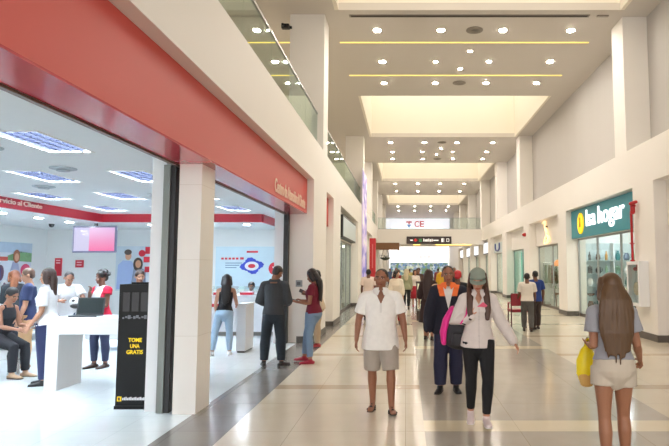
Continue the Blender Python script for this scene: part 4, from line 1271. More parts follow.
        for off, ln, sp in ((.0165, .041, .14), (.0055, .046, .03), (-.0055, .042, -.05), (-.0160, .033, -.16)):
            b0 = wr + d * .047 * hk + th * off * hk
            dd = (d + th * sp).normalized()
            d1 = dd * math.cos(cu) + n_ * math.sin(cu); d2 = dd * math.cos(2.2 * cu) + n_ * math.sin(2.2 * cu)
            p1 = b0 + d1 * ln * .52 * hk; p2 = p1 + d2 * ln * .48 * hk
            loft(bm, [(b0, .0046 * hk, .0046 * hk), (p1, .0044 * hk, .0044 * hk), (p2, .0036 * hk, .0036 * hk)], n=8)
        b0 = wr + d * .014 * hk + th * .013 * hk
        p1 = b0 + (d * .72 + th * .66 + n_ * .25).normalized() * .032 * hk; p2 = p1 + (d * .9 + th * .25 + n_ * .3).normalized() * .022 * hk
        loft(bm, [(b0, .0075 * hk, .007 * hk), (p1, .0055 * hk, .0055 * hk), (p2, .0042 * hk, .0042 * hk)], n=8)
        J['hand' + key] = wr + d * .06 * hk + n_ * .012 * hk; J['wr' + key] = wr; J['el' + key] = e; J['sh' + key] = sh; J['n' + key] = n_; J['d' + key] = d; J['th' + key] = th
    for key, s in (('L', 1), ('R', -1)):
        hp, kn, an, fd, up = legs[key]
        back = V((0, .006 * H, 0))
        loft(bm, [(hp, rl[0] * H, rl[0] * 1.05 * H), (arc(hp, kn, .4), rl[1] * 1.05 * H, rl[1] * 1.1 * H), (arc(hp, kn, .8), .034 * H, .034 * H), (kn, rl[2] * H, rl[2] * H),
                  (arc(kn, an, .28) + back, rl[3] * H, rl[3] * H), (arc(kn, an, .6) + back * .5, .027 * H, .027 * H), (an, rl[4] * H, rl[4] * H)], n=14)
        sd = up.cross(fd).normalized()
        so = an - up * .024 * H
        loft(bm, [(so - fd * .026 * H, .016 * H, .015 * H), (so + fd * .03 * H, .019 * H, .019 * H), (so + fd * .075 * H - up * .006 * H, .024 * H, .011 * H), (so + fd * .105 * H - up * .008 * H, .020 * H, .007 * H)], n=12, lat=sd)
        loft(bm, [(an, .021 * H, .021 * H), (so + fd * .02 * H, .02 * H, .017 * H)], n=10)
        J['an' + key] = an; J['kn' + key] = kn; J['fd' + key] = fd; J['up' + key] = up; J['hp' + key] = hp
    bm = fuse(bm, vox, 3)
    inv = HM.inverted()
    for f in bm.faces:
        p = inv @ f.calc_center_median() / H
        if p.y < -.028 and -.01 < p.z < .09:
            ax = abs(abs(p.x) - .0170)
            if ax < .0066 and abs(p.z - .0575) < .0028:
                f.material_index = 2 if ax < .0036 else 1
            elif ax < .0115 and abs(p.z - .0685 + .15 * (ax)) < .0026:
                f.material_index = 3
            elif abs(p.x) < .0135 and abs(p.z - .0185) < (.0058 if abs(p.x) < .008 else .0035) and p.y < -.038:
                f.material_index = 4
    hc = hair[1]
    mats = [mat('skin %d %d %d' % skin, skin, 0.5, var=0.06, scale=12), mat('eye white', (196, 188, 178), 0.25), mat('iris dark', (34, 24, 20), 0.2),
            mat('brow %d %d %d' % hc, tuple(int(c * .8) for c in hc), 0.7), mat('lip %d %d %d' % skin, (int(skin[0] * .86), int(skin[1] * .62), int(skin[2] * .62)), 0.4)]
    obj('body', bm, mats, t, smooth=True)

    J.update(C0=C0, C1=C1, N=N, HM=HM, lean=lean, H=H, X=X, ring=ring, root=t)

    def cloth_mat(g, i=0):
        c = g['c'] if i == 0 else g['c2'][i - 1]
        return mat('cloth %d %d %d' % tuple(c), c, g.get('rough', 0.85), var=g.get('var', 0.08), scale=g.get('scale', 18), bump=g.get('bump', 0.25))

    # ---- top
    if top:
        bm = BM(); g = top; off = g.get('off', .008) * H; hem = g.get('hem', -.12)
        torso(bm, hem, g.get('neck', .99), off, k=1.0001, flare=g.get('flare', .03))
        so = off + .001 * H
        sl = g.get('sleeve', .5)
        strap = sl == 0
        if not strap:
            loft(bm, [(arms['L'][0], .032 * H + so, .032 * H + so), (Sc + lean * .004 * H, .029 * H + so * .8, .029 * H + so * .8), (arms['R'][0], .032 * H + so, .032 * H + so)], n=12)
            for key in ('L', 'R'):
                sh, e, wr, hd = arms[key]
                wd = g.get('width', .006) * H
                ps = [(sh, (ra[0][0] + .001) * H + so, (ra[0][1] + .001) * H + so)]
                if sl <= 1:
                    ps += [(arc(sh, e, sl * .5), .030 * am * (.4 + .6 * w) * H + so + wd * .5, .030 * am * (.4 + .6 * w) * H + so + wd * .5), (arc(sh, e, sl), .028 * am * (.4 + .6 * w) * H + so + wd, .028 * am * (.4 + .6 * w) * H + so + wd)]
                else:
                    ps += [(arc(sh, e, .5), .029 * am * H + so + wd * .6, .029 * am * H + so + wd * .6), (e, .026 * am * H + so + wd, .026 * am * H + so + wd), (arc(e, wr, (sl - 1) * .5), .025 * am * H + so + wd * .9, .025 * am * H + so + wd * .9), (arc(e, wr, sl - 1), .018 * am * H + so + wd * .8, .018 * am * H + so + wd * .8)]
                loft(bm, ps, n=12, cap=False if sl <= 1 else True)
        else:
            for s in (-1, 1):
                q = Sc + X * (s * .045 * H)
                loft(bm, [(q - lean * .06 * H + V((0, -.05 * H, 0)), .010 * H, .006 * H), (q + lean * .02 * H + V((0, -.018 * H, 0)), .010 * H, .006 * H), (q + lean * .022 * H + V((0, .025 * H, 0)), .010 * H, .006 * H), (q - lean * .06 * H + V((0, .05 * H, 0)), .010 * H, .006 * H)], n=8)
        bm = fuse(bm, vox * 1.15, 3)
        if g.get('vneck'):      # cut the neck opening so the skin beneath shows
            vd, vw = g['vneck']
            fr_ = lean.cross(X)
            for sg in (-1, 1):
                p0 = C1 + X * (sg * .10 * vw * H) - lean * vd * H
                e_ = (X * (sg * vw) + lean * vd).normalized()
                slit(bm, p0, e_.cross(fr_))
            slit(bm, C1 + lean * .014 * H, lean); slit(bm, C1 - fr_ * .005 * H, fr_)
            kill = []
            for f in bm.faces:
                q = f.calc_center_median() - C1
                x_, y_, z_ = q.dot(X) / H, q.dot(fr_) / H, q.dot(lean) / H
                if y_ < -.005 and z_ > -vd and abs(x_) < vw * ((z_ + vd) / vd + .10) and abs(x_) < vw * 1.5:
                    kill.append(f)
                elif y_ >= -.005 and z_ > .014 and abs(x_) < vw * 1.4:
                    kill.append(f)
            bmesh.ops.delete(bm, geom=kill, context='FACES')
        ms = [cloth_mat(g)]
        if g.get('c2'):
            ms += [cloth_mat(g, i + 1) for i in range(len(g['c2']))]
            for (xa, za, xb_, zb) in g.get('cuts', ()):
                for sg in (-1, 1):
                    e_ = (X * (sg * (xb_ - xa)) + lean * (zb - za)).normalized()
                    slit(bm, C0 + X * (sg * xa * H) + lean * za * H, e_.cross(lean.cross(X)))
            for f in bm.faces:
                p = f.calc_center_median()
                q = p - C0
                f.material_index = g['paint'](V((q.dot(X), q.y, q.dot(lean))) / H)
        o = obj(g['name'], bm, ms, t, smooth=True)
        if g.get('collar'):
            cm = mat('cloth %d %d %d' % tuple(g['collar']), g['collar'], 0.85, bump=0.25)
            bm = BM()
            c0 = C1 + lean * .008 * H
            cr_ = g.get('collar_r', 1.28)
            fwdv = V((0, -1, 0))
            bk_ = lean.cross(X) * (.004 * H)
            rs = [(c0 + bk_ - lean * .002 * H, nr * cr_ * 1.55, nr * cr_ * 1.5), (c0 + bk_ + lean * .018 * H, nr * cr_ * 1.32, nr * cr_ * 1.25), (c0 + bk_ * 1.5 + lean * .030 * H, nr * cr_ * 1.12, nr * cr_ * 1.12)]
            loft(bm, rs, n=24, cap=False, lat=X)
            bmesh.ops.delete(bm, geom=[f for f in bm.faces if len(f.verts) > 6 or ((f.calc_center_median() - c0).dot(lean.cross(X)) < 0 and abs((f.calc_center_median() - c0).dot(X)) < .016 * H)], context='FACES')
            for s in (-1, 1):      # collar points lying on the chest
                q = c0 + fwdv * (nr * cr_ * 1.32) + X * (s * .012 * H) + lean * .006 * H
                prism(bm, [(-.004, .010), (.030, .008), (.034, -.004), (.010, -.026)], lambda u, v, w_, q=q, s=s: q + X * (s * u * H) + lean * (v * H) + V((0, -(.008 - v * .55) * H - (.003 - w_ * .005) * H + u * .55 * H, 0)))
            obj('collar', bm, cm, o, smooth=False)
    # ---- bottom
    if bottom:
        g = bottom; bm = BM(); off = g.get('off', .006) * H
        if g.get('skirt'):
            L = g['len']
            loft(bm, [(C0 + lean * .055 * H, ring(.18)[1] + off, ring(.18)[2] + off), (C0 + V((0, .01 * H, 0)), ring(-.02)[1] + off, ring(-.02)[2] + off), (C0 - V((0, -.01 * H, L * .5 * H)), (.10 + g['skirt'] * .5) * H, (.085 + g['skirt'] * .5) * H), (C0 - V((0, 0, L * H)), (.10 + g['skirt']) * H, (.085 + g['skirt']) * H)], n=20, lat=X, cap=False)
        else:
            torso(bm, -.13, g.get('waist', .16), off, k=1.0, cap=True)
            ln = g.get('len', 1.93); wd = g.get('width', .004) * H
            for key in ('L', 'R'):
                hp, kn, an, fd, up = legs[key]
                ps = [(hp + V((0, 0, .01 * H)), (rl[0] - .001) * H + off, (rl[0] + .001) * H + off)]
                if ln <= 1.02:
                    ps += [(arc(hp, kn, ln * .5), rl[1] * 1.08 * H + off + wd * .6, rl[1] * 1.12 * H + off + wd * .6), (arc(hp, kn, ln), (rl[1] + (rl[2] + .002 - rl[1]) * max(0, ln - .3) / .7) * H + off + wd, (rl[1] + (rl[2] + .002 - rl[1]) * max(0, ln - .3) / .7) * H + off + wd)]
                    loft(bm, ps, n=16, cap=False)
                else:
                    bk = V((0, .005 * H, 0))
                    ps += [(arc(hp, kn, .45), rl[1] * 1.03 * H + off + wd * .4, rl[1] * 1.08 * H + off + wd * .4), (kn, (rl[2] + .001) * H + off + wd * .8, (rl[2] + .002) * H + off + wd * .8),
                           (arc(kn, an, min(.3, (ln - 1) * .6)) + bk, rl[3] * H + off * .8 + wd, rl[3] * H + off * .8 + wd)]
                    q = ln - 1
                    if q > .35:
                        ps += [(arc(kn, an, q * .72) + bk * .4, .026 * H + off * .8 + wd, .026 * H + off * .8 + wd), (arc(kn, an, q), .0225 * H + off * .7 + wd, .0225 * H + off * .7 + wd)]
                    loft(bm, ps, n=14, cap=False)
            bm = fuse(bm, vox * 1.15, 3)
        ms = [cloth_mat(g)]
        if g.get('c2'):
            ms += [cloth_mat(g, i + 1) for i in range(len(g['c2']))]
            for f in bm.faces:
                p = f.calc_center_median()
                f.material_index = g['paint'](p / H)
        obj(g['name'], bm, ms, t, smooth=True)
    # ---- shoes
    if shoes:
        for key in ('L', 'R'):
            an, fd, up = J['an' + key], J['fd' + key], J['up' + key]
            sd = up.cross(fd).normalized(); so = an - up * .024 * H
            sm = mat('shoe %d %d %d' % tuple(shoes['c']), shoes['c'], 0.5, bump=0.1)
            slm = mat('sole %d %d %d' % tuple(shoes.get('sole', (40, 36, 34))), shoes.get('sole', (40, 36, 34)), 0.7)
            if shoes.get('kind') == 'sandal':
                bm = BM()
                loft(bm, [(so - fd * .036 * H - up * .0145 * H, .018 * H, .003 * H), (so + fd * .03 * H - up * .0145 * H, .021 * H, .003 * H), (so + fd * .08 * H - up * .0145 * H, .027 * H, .003 * H), (so + fd * .115 * H - up * .0145 * H, .021 * H, .003 * H)], n=14, lat=sd)
                o = obj('sandal', bm, slm, t, smooth=True)
                bm = BM()
                tube(bm, [so + sd * .027 * H + fd * .06 * H - up * .012 * H, so + fd * .065 * H + up * .012 * H, so - sd * .027 * H + fd * .06 * H - up * .012 * H], .007 * H, n=8)
                tube(bm, [so + sd * .022 * H + fd * .02 * H - up * .010 * H, so + fd * .035 * H + up * .018 * H, so - sd * .022 * H + fd * .02 * H - up * .010 * H], .006 * H, n=8)
                obj('strap', bm, sm, o, smooth=True)
            else:
                bm = BM()
                loft(bm, [(so - fd * .032 * H, .020 * H, .0175 * H), (so + fd * .025 * H + up * .002 * H, .0225 * H, .021 * H), (so + fd * .07 * H - up * .004 * H, .0265 * H, .0145 * H), (so + fd * .105 * H - up * .006 * H, .022 * H, .010 * H)], n=14, lat=sd)
                if shoes.get('high', True):
                    loft(bm, [(an, .0245 * H, .0245 * H), (so + fd * .015 * H, .023 * H, .021 * H)], n=12)
                bm = fuse(bm, vox * .9, 2)
                o = obj('shoe', bm, sm, t, smooth=True)
                bm = BM()
                loft(bm, [(so - fd * .036 * H - up * .0145 * H, .020 * H, .005 * H), (so + fd * .03 * H - up * .0145 * H, .0235 * H, .005 * H), (so + fd * .08 * H - up * .0145 * H, .028 * H, .005 * H), (so + fd * .112 * H - up * .0145 * H, .021 * H, .004 * H)], n=14, lat=sd)
                obj('sole', bm, slm, o, smooth=True)
    # ---- hair
    kind = hair[0]
    hm = mat('hair %d %d %d' % hc, hc, 0.45, var=0.3, scale=40, bump=0.5, stretch=(1, 1, .12))
    if kind != 'none':
        bm = BM()
        E_ = lambda c, r: ell(bm, V(c) * H, V(r) * H, HM, seg=16)
        if kind in ('crop',):
            E_((0, .0075, .076), (.0445 * fw, .0530, .0505)); E_((0, .026, .052), (.036 * fw, .030, .034))
        else:
            E_((0, .0085, .079), (.0485 * fw, .0545, .0520)); E_((0, .030, .052), (.040 * fw, .030, .036))
        if kind == 'afro':
            rr = random.Random(5)
            for k in range(26):
                a = rr.uniform(0, 6.28); b_ = rr.uniform(-.1, 1.3)
                c = V((.046 * math.cos(a) * math.cos(b_), .016 + .052 * math.sin(a) * math.cos(b_), .085 + .045 * math.sin(b_)))
                if c.y > -.030 or c.z > .10:
                    E_(c, (.017, .017, .016))
        if kind == 'bun':
            E_((0, .062, .085), (.024, .024, .024)); E_((0, .05, .06), (.03, .02, .03))
        if kind in ('long', 'bob', 'ponytail'):
            ln = hair[2] if len(hair) > 2 else .25
            wd = hair[3] if len(hair) > 3 else .052
            bk = C1 - C0
            h0 = HM @ (V((0, .028, .085)) * H)
            h1 = HM @ (V((0, .040, .030)) * H)
            outb = lean.cross(X).normalized()
            h2 = C1 + outb * .072 * H - lean * .03 * H
            pts = [(h0, .040 * H, .030 * H), (h1, wd * .92 * H, .030 * H)]
            if kind == 'ponytail':
                pts = [(HM @ (V((0, .055, .075)) * H), .018 * H, .018 * H), (HM @ (V((0, .085, .05)) * H), .022 * H, .020 * H), (C1 + outb * .085 * H, .024 * H, .02 * H), (C1 + outb * .085 * H - lean * ln * H, .010 * H, .010 * H)]
            elif kind == 'bob':
                pts += [(N + outb * .040 * H - lean * ln * .3 * H, wd * H, .032 * H), (N + outb * .045 * H - lean * ln * H, wd * .9 * H, .026 * H)]
            else:
                pts += [(N + outb * .052 * H - lean * .01 * H, wd * H, .030 * H), (h2 + outb * .004 * H - lean * (ln * .35) * H, wd * 1.0 * H, .020 * H), (h2 + outb * .004 * H - lean * (ln * .7) * H, wd * .85 * H, .014 * H)]
            loft(bm, pts, n=18, lat=HM.to_3x3() @ V((1, 0, 0)) if kind != 'long' else X)
            if kind in ('long', 'bob'):
                fl = hair[4] if len(hair) > 4 else 0
                if kind == 'long':
                    rr = random.Random(int(ln * 1000) + len(label))
                    for q in range(18):
                        u = -1 + 2 * (q + .5) / 18 + rr.uniform(-.04, .04)
                        e_ = ln * rr.uniform(.86, 1.1) * (1 - .22 * u * u)
                        dep = math.sqrt(max(0, 1 - u * u))
                        base = HM @ (V((u * .044, .020 + .036 * dep, .060)) * H)
                        ps = [(base, .010 * H, .010 * H)]
                        for z_, k_ in ((.0, 1.0), (.25, 1.08), (.5, 1.10), (.75, 1.0), (1.0, .80)):
                            ps.append((C1 + outb * (.048 + .030 * dep + .010 * min(1, z_ * 3)) * H + X * (u * wd * k_ * 1.06 + rr.uniform(-.004, .004)) * H + lean * (.045 - (e_ + .045) * z_) * H, (.0095 - .005 * z_) * H, (.010 - .0055 * z_) * H))
                        loft(bm, ps, n=8, lat=X)
                for s in (-1, 1):
                    a = HM @ (V((s * .038, -.006, .095)) * H); b_ = HM @ (V((s * .050 * fw, -.006, .050)) * H); c_ = HM @ (V((s * .050, .004, .005)) * H)
                    ps = [(a, .016 * H, .02 * H), (b_, .014 * H, .026 * H), (c_, .015 * H, .024 * H)]
                    if fl:
                        ps += [(C1 + X * s * .054 * H - outb * .040 * H - lean * .01 * H, .024 * H, .016 * H), (C1 + X * s * .056 * H - outb * .074 * H - lean * fl * .6 * H, .024 * H, .010 * H), (C1 + X * s * .054 * H - outb * .078 * H - lean * fl * H, .014 * H, .006 * H)]
                    loft(bm, ps, n=12, lat=X)
        bm = fuse(bm, vox * 1.05, 2)
        obj('hair', bm, hm, t, smooth=True)
    return J


def W(J, p):
    """a point given in a person's own frame, in world space"""
    r = J['root']
    return Matrix.LocRotScale(r.location, r.rotation_euler, None) @ V(p)
BLACK = (24, 22, 22)
DKBR = (40, 28, 24)


def phone(J, key, label, c=(30, 30, 34), tilt=None, size=(.072, .145)):
    """a phone lying in the palm of one hand"""
    d, n, th = J['d' + key], J['n' + key], J['th' + key]
    th = (th - d * th.dot(d)).normalized()
    p = J['wr' + key] + d * .062 * J['H'] + n * .019 * J['H']
    r = J['root']; Mr = Matrix.LocRotScale(r.location, r.rotation_euler, None)
    q = Mr @ p
    t = thing('mobile_phone', label, 'phone', q)
    M3 = Mr.to_3x3()
    a, b_, c_ = M3 @ d, M3 @ th, M3 @ n
    F = Matrix(((a.x, b_.x, c_.x, 0), (a.y, b_.y, c_.y, 0), (a.z, b_.z, c_.z, 0), (0, 0, 0, 1)))
    bm = BM(); box(bm, -size[1] / 2 + .02, size[1] / 2 + .02, -size[0] / 2, size[0] / 2, -.004, .004, bev=.003); bm.transform(F)
    obj('case', bm, mat('phone %d %d %d' % c, c, 0.3), t)
    bm = BM(); box(bm, -size[1] / 2 + .027, size[1] / 2 + .013, -size[0] / 2 + .005, size[0] / 2 - .005, .004, .005); bm.transform(F)
    obj('screen', bm, mat('phone screen', (120, 150, 150), 0.15, emit=.25), t)
    return t


# ---- the man in the white polo shirt
def polo_paint(p):
    return 1 if p.y < 0 and abs(p.x) < .008 and p.z > .17 and p.z < .30 else 0


Jm = person('man in white polo shirt, grey shorts and sandals walking towards us', (-.30, 6.85, 0), 3, 1.69, w=1.16, belly=.022, skin=(146, 98, 74), hair=('crop', (34, 28, 26)),
            top=dict(name='polo_shirt', c=(238, 236, 232), c2=[(222, 220, 216)], paint=polo_paint, cuts=[(.008, .1, .008, .3), (0, .17, .1, .17)], sleeve=.74, hem=-.30, width=.007, off=.008, flare=.06, collar=(240, 238, 234), vneck=(.065, .030)),
            bottom=dict(name='shorts', c=(168, 158, 148), len=.98, width=.016, off=.009, waist=.10), shoes=dict(kind='sandal', c=(52, 46, 44), sole=(60, 50, 44)),
            armL=((.30, -.02, -1), (.12, -.22, -1)), armR=((-.30, .10, -1), (-.10, -.12, -1)),
            legL=((.09, -.20, -1), (.02, -.03, -1), (.12, -1, 0)), legR=((-.04, .10, -1), (.02, .20, -1), (-.18, -1, -.10)),
            head=(-14, -2, 3), lean=(.0, .0, 1), curl=(26, 26))

# ---- the person in the navy jacket with orange collar
def navy_paint(p):
    if p.z > .13 and abs(p.x) < (p.z - .13) * .24 and p.y < -.005:
        return 1
    if p.z > .235 and abs(p.x) < .085 - (.30 - p.z) * .25:
        return 2
    return 0


Jn = person('person in navy jacket with orange collar, walking behind the woman in the cap', (.60, 7.9, 0), -4, 1.74, w=1.06, skin=(150, 100, 76), hair=('crop', (36, 30, 28)),
            top=dict(name='jacket', c=(26, 28, 44), c2=[(226, 226, 224), (246, 122, 62)], paint=navy_paint, cuts=[(0, .13, .06, .38), (0, .235, .1, .235), (.0688, .235, .085, .30)], sleeve=1.95, hem=-.22, width=.012, off=.013, flare=.07, collar=(246, 122, 62), collar_r=1.45),
            bottom=dict(name='trousers', c=(36, 38, 66), width=.017, off=.009, waist=.08), shoes=dict(c=(28, 26, 28)),
            armL=((.22, .05, -1), (.05, -.25, -1)), armR=((-.26, .06, -1), (-.10, -.14, -1)),
            legL=((.03, .02, -1), (.0, .06, -1), (.2, -1, 0)), legR=((-.06, -.05, -1), (-.02, .0, -1), (-.25, -1, 0)), head=(2, 2, -2))

# ---- the woman in the cap looking at her phone
Jc = person('woman in grey cap and pale blouse walking while looking at a pink phone', (.80, 6.25, 0), -2, 1.68, fem=True, w=1.04, skin=(196, 142, 116), hair=('long', (74, 48, 38), .24, .050, .15),
            top=dict(name='blouse', c=(216, 206, 202), c2=[(196, 186, 184)], paint=lambda p: 1 if p.y < 0 and abs(p.x) < .005 else 0, sleeve=1.92, hem=-.10, width=.008, off=.009, flare=.03, collar=(220, 210, 206), rough=.8, vneck=(.05, .026)),
            bottom=dict(name='trousers', c=(22, 22, 26), width=.001, off=.005, waist=.12, len=1.9), shoes=dict(c=(222, 206, 206), sole=(236, 232, 230)),
            armR=((-.42, .16, -1), (.80, -.62, .32), (.72, -.35, .62)), thumbR=(-.2, -.6, .9), armL=((.42, -.02, -1), (.48, -.30, -.80)),
            legL=((.02, -.26, -1), (-.05, .08, -1), (.05, -1, 0)), legR=((.02, .12, -1), (.0, .32, -1), (-.08, -1, -.25)), head=(-4, 20, 0), curl=(24, 38))
phone(Jc, 'R', 'pink mobile phone held up by the woman in the grey cap', (236, 110, 140))
# cap worn by her
H = Jc['H']; HMx = Jc['HM']; rt = Jc['root']
Mcap = mat('grey green cap', (136, 146, 134), 0.85, var=0.08, scale=20, bump=0.2)
bm = BM()
rows = []
for i in range(8):
    a = i / 7 * math.pi / 2 * .98
    rr_, zz = math.cos(a), math.sin(a)
    rows.append([bm.verts.new(HMx @ (V((.0515 * rr_ * math.cos(k * math.pi / 12), .004 + .0600 * rr_ * math.sin(k * math.pi / 12), .078 + .058 * zz)) * H)) for k in range(24)])
for a, b_ in zip(rows, rows[1:]):
    for k in range(24):
        bm.faces.new((a[k], a[(k + 1) % 24], b_[(k + 1) % 24], b_[k]))
bm.faces.new(rows[-1]); bm.faces.new(list(reversed(rows[0])))
cap = obj('cap', bm, Mcap, rt, smooth=True)
bm = BM()
pl = [(.046 * math.cos(a), -.040 - .062 * math.sin(a)) for a in [k * math.pi / 12 for k in range(13)]]
pl = [(.046, -.02)] + pl + [(-.046, -.02)]
prism(bm, pl, lambda u, v, w_: HMx @ (V((u, v, .080 - .003 * w_ - (u * u) * 5 + (v + .04) * .22)) * H))
obj('brim', bm, Mcap, cap, smooth=False)
bm = BM(); ell(bm, V((0, .004, .137)) * H, V((.004, .004, .003)) * H, HMx); obj('button', bm, Mcap, cap)

# backpack slung on her right shoulder
t = thing('backpack', 'pink and black backpack slung on the shoulder of the woman in the cap', 'backpack', W(Jc, Jc['shR'] + V((-.08, .12, -.55))))
Mp = mat('magenta nylon', (226, 40, 140), 0.6, var=.08); Mb = mat('black nylon', (34, 32, 38), 0.6, var=.1)
c0 = W(Jc, Jc['shR'] + V((-.02, .15, -.18)))
bm = BM()
loft(bm, [(c0 + V((.02, 0, .10)), .10, .06), (c0 + V((.0, .0, 0)), .15, .09), (c0 + V((-.03, 0, -.18)), .17, .10), (c0 + V((-.05, 0, -.30)), .16, .09)], n=20, lat=(1, 0, 0))
obj('bag', fuse(bm, .01, 4), Mb, t, smooth=True, world=True)
bm = BM()
loft(bm, [(c0 + V((-.10, .01, .06)), .04, .07), (c0 + V((-.17, .01, -.06)), .045, .085), (c0 + V((-.205, .01, -.2)), .045, .09), (c0 + V((-.20, .01, -.31)), .035, .07)], n=16, lat=(1, 0, 0))
obj('side_panel', fuse(bm, .01, 4), Mp, t, smooth=True, world=True)
bm = BM(); loft(bm, [(c0 + V((-.03, -.10, -.22)), .09, .025), (c0 + V((-.05, -.10, -.33)), .08, .02)], n=14, lat=(1, 0, 0)); obj('pocket', bm, Mb, t, smooth=True, world=True)
sh = W(Jc, Jc['shR'])
bm = BM()
sp = [sh + V((.02, .10, -.10)), sh + V((.055, .075, .02)), sh + V((.06, .02, .068)), sh + V((.062, -.055, .03)), sh + V((.055, -.088, -.06)), sh + V((.035, -.105, -.17)), sh + V((-.02, -.07, -.26))]
loft(bm, [(p, .030, .009) for p in sp], n=10, lat=(1, 0, 0)); obj('shoulder_strap', bm, Mb, t, smooth=True, world=True)
bm = BM()
loft(bm, [(p + V((-.026, -.006, .002)), .010, .010) for p in sp[1:]], n=8, lat=(1, 0, 0)); obj('strap_edging', bm, Mp, t, smooth=True, world=True)

# ---- the long-haired woman at the right
Jr = person('long-haired woman in grey t-shirt and beige shorts walking away at the right', (1.75, 4.8, 0), 178, 1.66, fem=True, w=1.02, skin=(158, 108, 80), hair=('long', (86, 60, 34), .25, .076, 0),
            top=dict(name='t_shirt', c=(150, 151, 158), sleeve=.58, hem=.14, width=.014, off=.010, flare=.05),
            bottom=dict(name='shorts', c=(196, 184, 168), len=.34, width=.014, off=.009, waist=.16, scale=10), shoes=dict(c=(40, 36, 36)),
            armR=((-.20, .02, -1), (-.30, -.62, -.50)), armL=((.07, .08, -1), (-.12, -1, -.08)),
            legL=((.02, .06, -1), (.02, .14, -1), (.1, -1, 0)), legR=((-.01, -.10, -1), (.0, .05, -1), (-.1, -1, 0)), head=(0, 2, 0), curl=(40, 40))
hd = W(Jr, Jr['handL'])
t = thing('plastic_bag', 'yellow plastic carrier bag hanging from the long-haired woman\'s hand', 'bag', hd + V((0, 0, -.34)))
bm = BM()
loft(bm, [(hd + V((0, 0, -.015)), .018, .014), (hd + V((-.01, 0, -.07)), .055, .035), (hd + V((-.015, 0, -.16)), .085, .055), (hd + V((-.01, 0, -.27)), .105, .065), (hd + V((-.01, 0, -.33)), .085, .05)], n=22, lat=(1, 0, 0))
for v in bm.verts:
    a = math.atan2(v.co.y - hd.y, v.co.x - hd.x)
    k = 1 + .10 * math.sin(7 * a + v.co.z * 20)
    v.co.x = hd.x + (v.co.x - hd.x) * k; v.co.y = hd.y + (v.co.y - hd.y) * k
obj('bag_body', bm, mat('yellow plastic', (250, 222, 20), 0.35, var=.1, scale=14, bump=.4), t, smooth=True, world=True)
for s in (-1, 1):
    bm = BM(); tube(bm, [hd + V((.04 * s, 0, -.1)), hd + V((.028 * s, 0, -.02)), hd + V((.008 * s, 0, .02)), hd + V((0, .0, .03))], .008, n=8); obj('handle', bm, MATS['yellow plastic'], t, smooth=True, world=True)
bm = BM(); loft(bm, [(hd + V((-.03, -.035, -.30)), .075, .035), (hd + V((-.03, -.035, -.36)), .06, .03)], n=14, lat=(1, 0, 0)); obj('paper_parcel', bm, mat('tan paper', (214, 170, 96), 0.7, var=.15), t, smooth=True, world=True)

# ---- the man in the dark jacket, from behind
Jb = person('man in charcoal jacket and dark jeans standing with bowed head at the shop edge', (-2.32, 9.95, 0), 176, 1.76, w=1.03, skin=(140, 94, 70), hair=('crop', (36, 30, 28)),
            top=dict(name='jacket', c=(56, 58, 62), sleeve=1.95, hem=-.06, width=.010, off=.009, flare=.04, collar=(50, 52, 56), collar_r=1.3),
            bottom=dict(name='jeans', c=(34, 42, 50), width=.012, off=.008, waist=.1), shoes=dict(c=(36, 32, 32)),
            armL=((.30, .02, -1), (-.30, -.80, -.20)), armR=((-.24, .04, -1), (.30, -.85, -.15)), thumbL=(0, 0, 1), thumbR=(0, 0, 1),
            legL=((.10, .02, -1), (.05, .03, -1), (.45, -1, 0)), legR=((-.10, .0, -1), (-.06, .03, -1), (-.5, -1, 0)), head=(-24, 26, -8), lean=(0, -.06, 1), curl=(35, 35))

# ---- the woman in the maroon top
Jw = person('woman in maroon top, pale jeans and red shoes reading her phone', (-1.68, 10.25, 0), -98, 1.70, fem=True, w=1.14, skin=(156, 106, 82), hair=('long', (32, 22, 22), .17, .046, 0),
            top=dict(name='t_shirt', c=(112, 22, 44), sleeve=.5, hem=.02, width=.008, off=.007, flare=.03),
            bottom=dict(name='jeans', c=(120, 144, 172), width=.003, off=.007, waist=.14, len=1.86), shoes=dict(c=(160, 24, 48), sole=(150, 30, 50)),
            armL=((.12, -.10, -1), (-.10, -1, .10), (-.05, -1, .30)), armR=((-.12, -.12, -1), (.14, -1, .12), (.10, -1, .3)), thumbL=(-.9, 0, .4), thumbR=(.9, 0, .4),
            legL=((.05, -.10, -1), (.02, .10, -1), (.2, -1, 0)), legR=((-.04, -.34, -1), (-.0, -.12, -1), (0, -1, 0)), head=(8, 22, 0), lean=(0, .04, 1), curl=(30, 30), hips=.01)
phone(Jw, 'R', 'dark phone in the hands of the woman in the maroon top', (40, 44, 50))

# ---- the companion leaning by the pillar
Jk = person('person half hidden behind the woman in maroon, holding a phone by the pillar', (-1.91, 12.3, 0), -70, 1.66, fem=True, skin=(128, 86, 66), hair=('short', (30, 24, 22)),
            top=dict(name='t_shirt', c=(206, 186, 160), sleeve=.6, hem=-.1, off=.009), bottom=dict(name='trousers', c=(190, 168, 140), width=.008, off=.008), shoes=dict(c=(176, 54, 60)),
            armL=((.1, -.1, -1), (.05, -1, .45)), armR=((-.1, -.05, -1), (.2, -.9, .3)), thumbL=(0, 0, 1), thumbR=(0, 0, 1), legL=((.03, -.1, -1), (0, .06, -1), (.2, -1, 0)), head=(0, 20, 0))
phone(Jk, 'L', 'phone held by the person half hidden beside the pillar', (60, 60, 66))

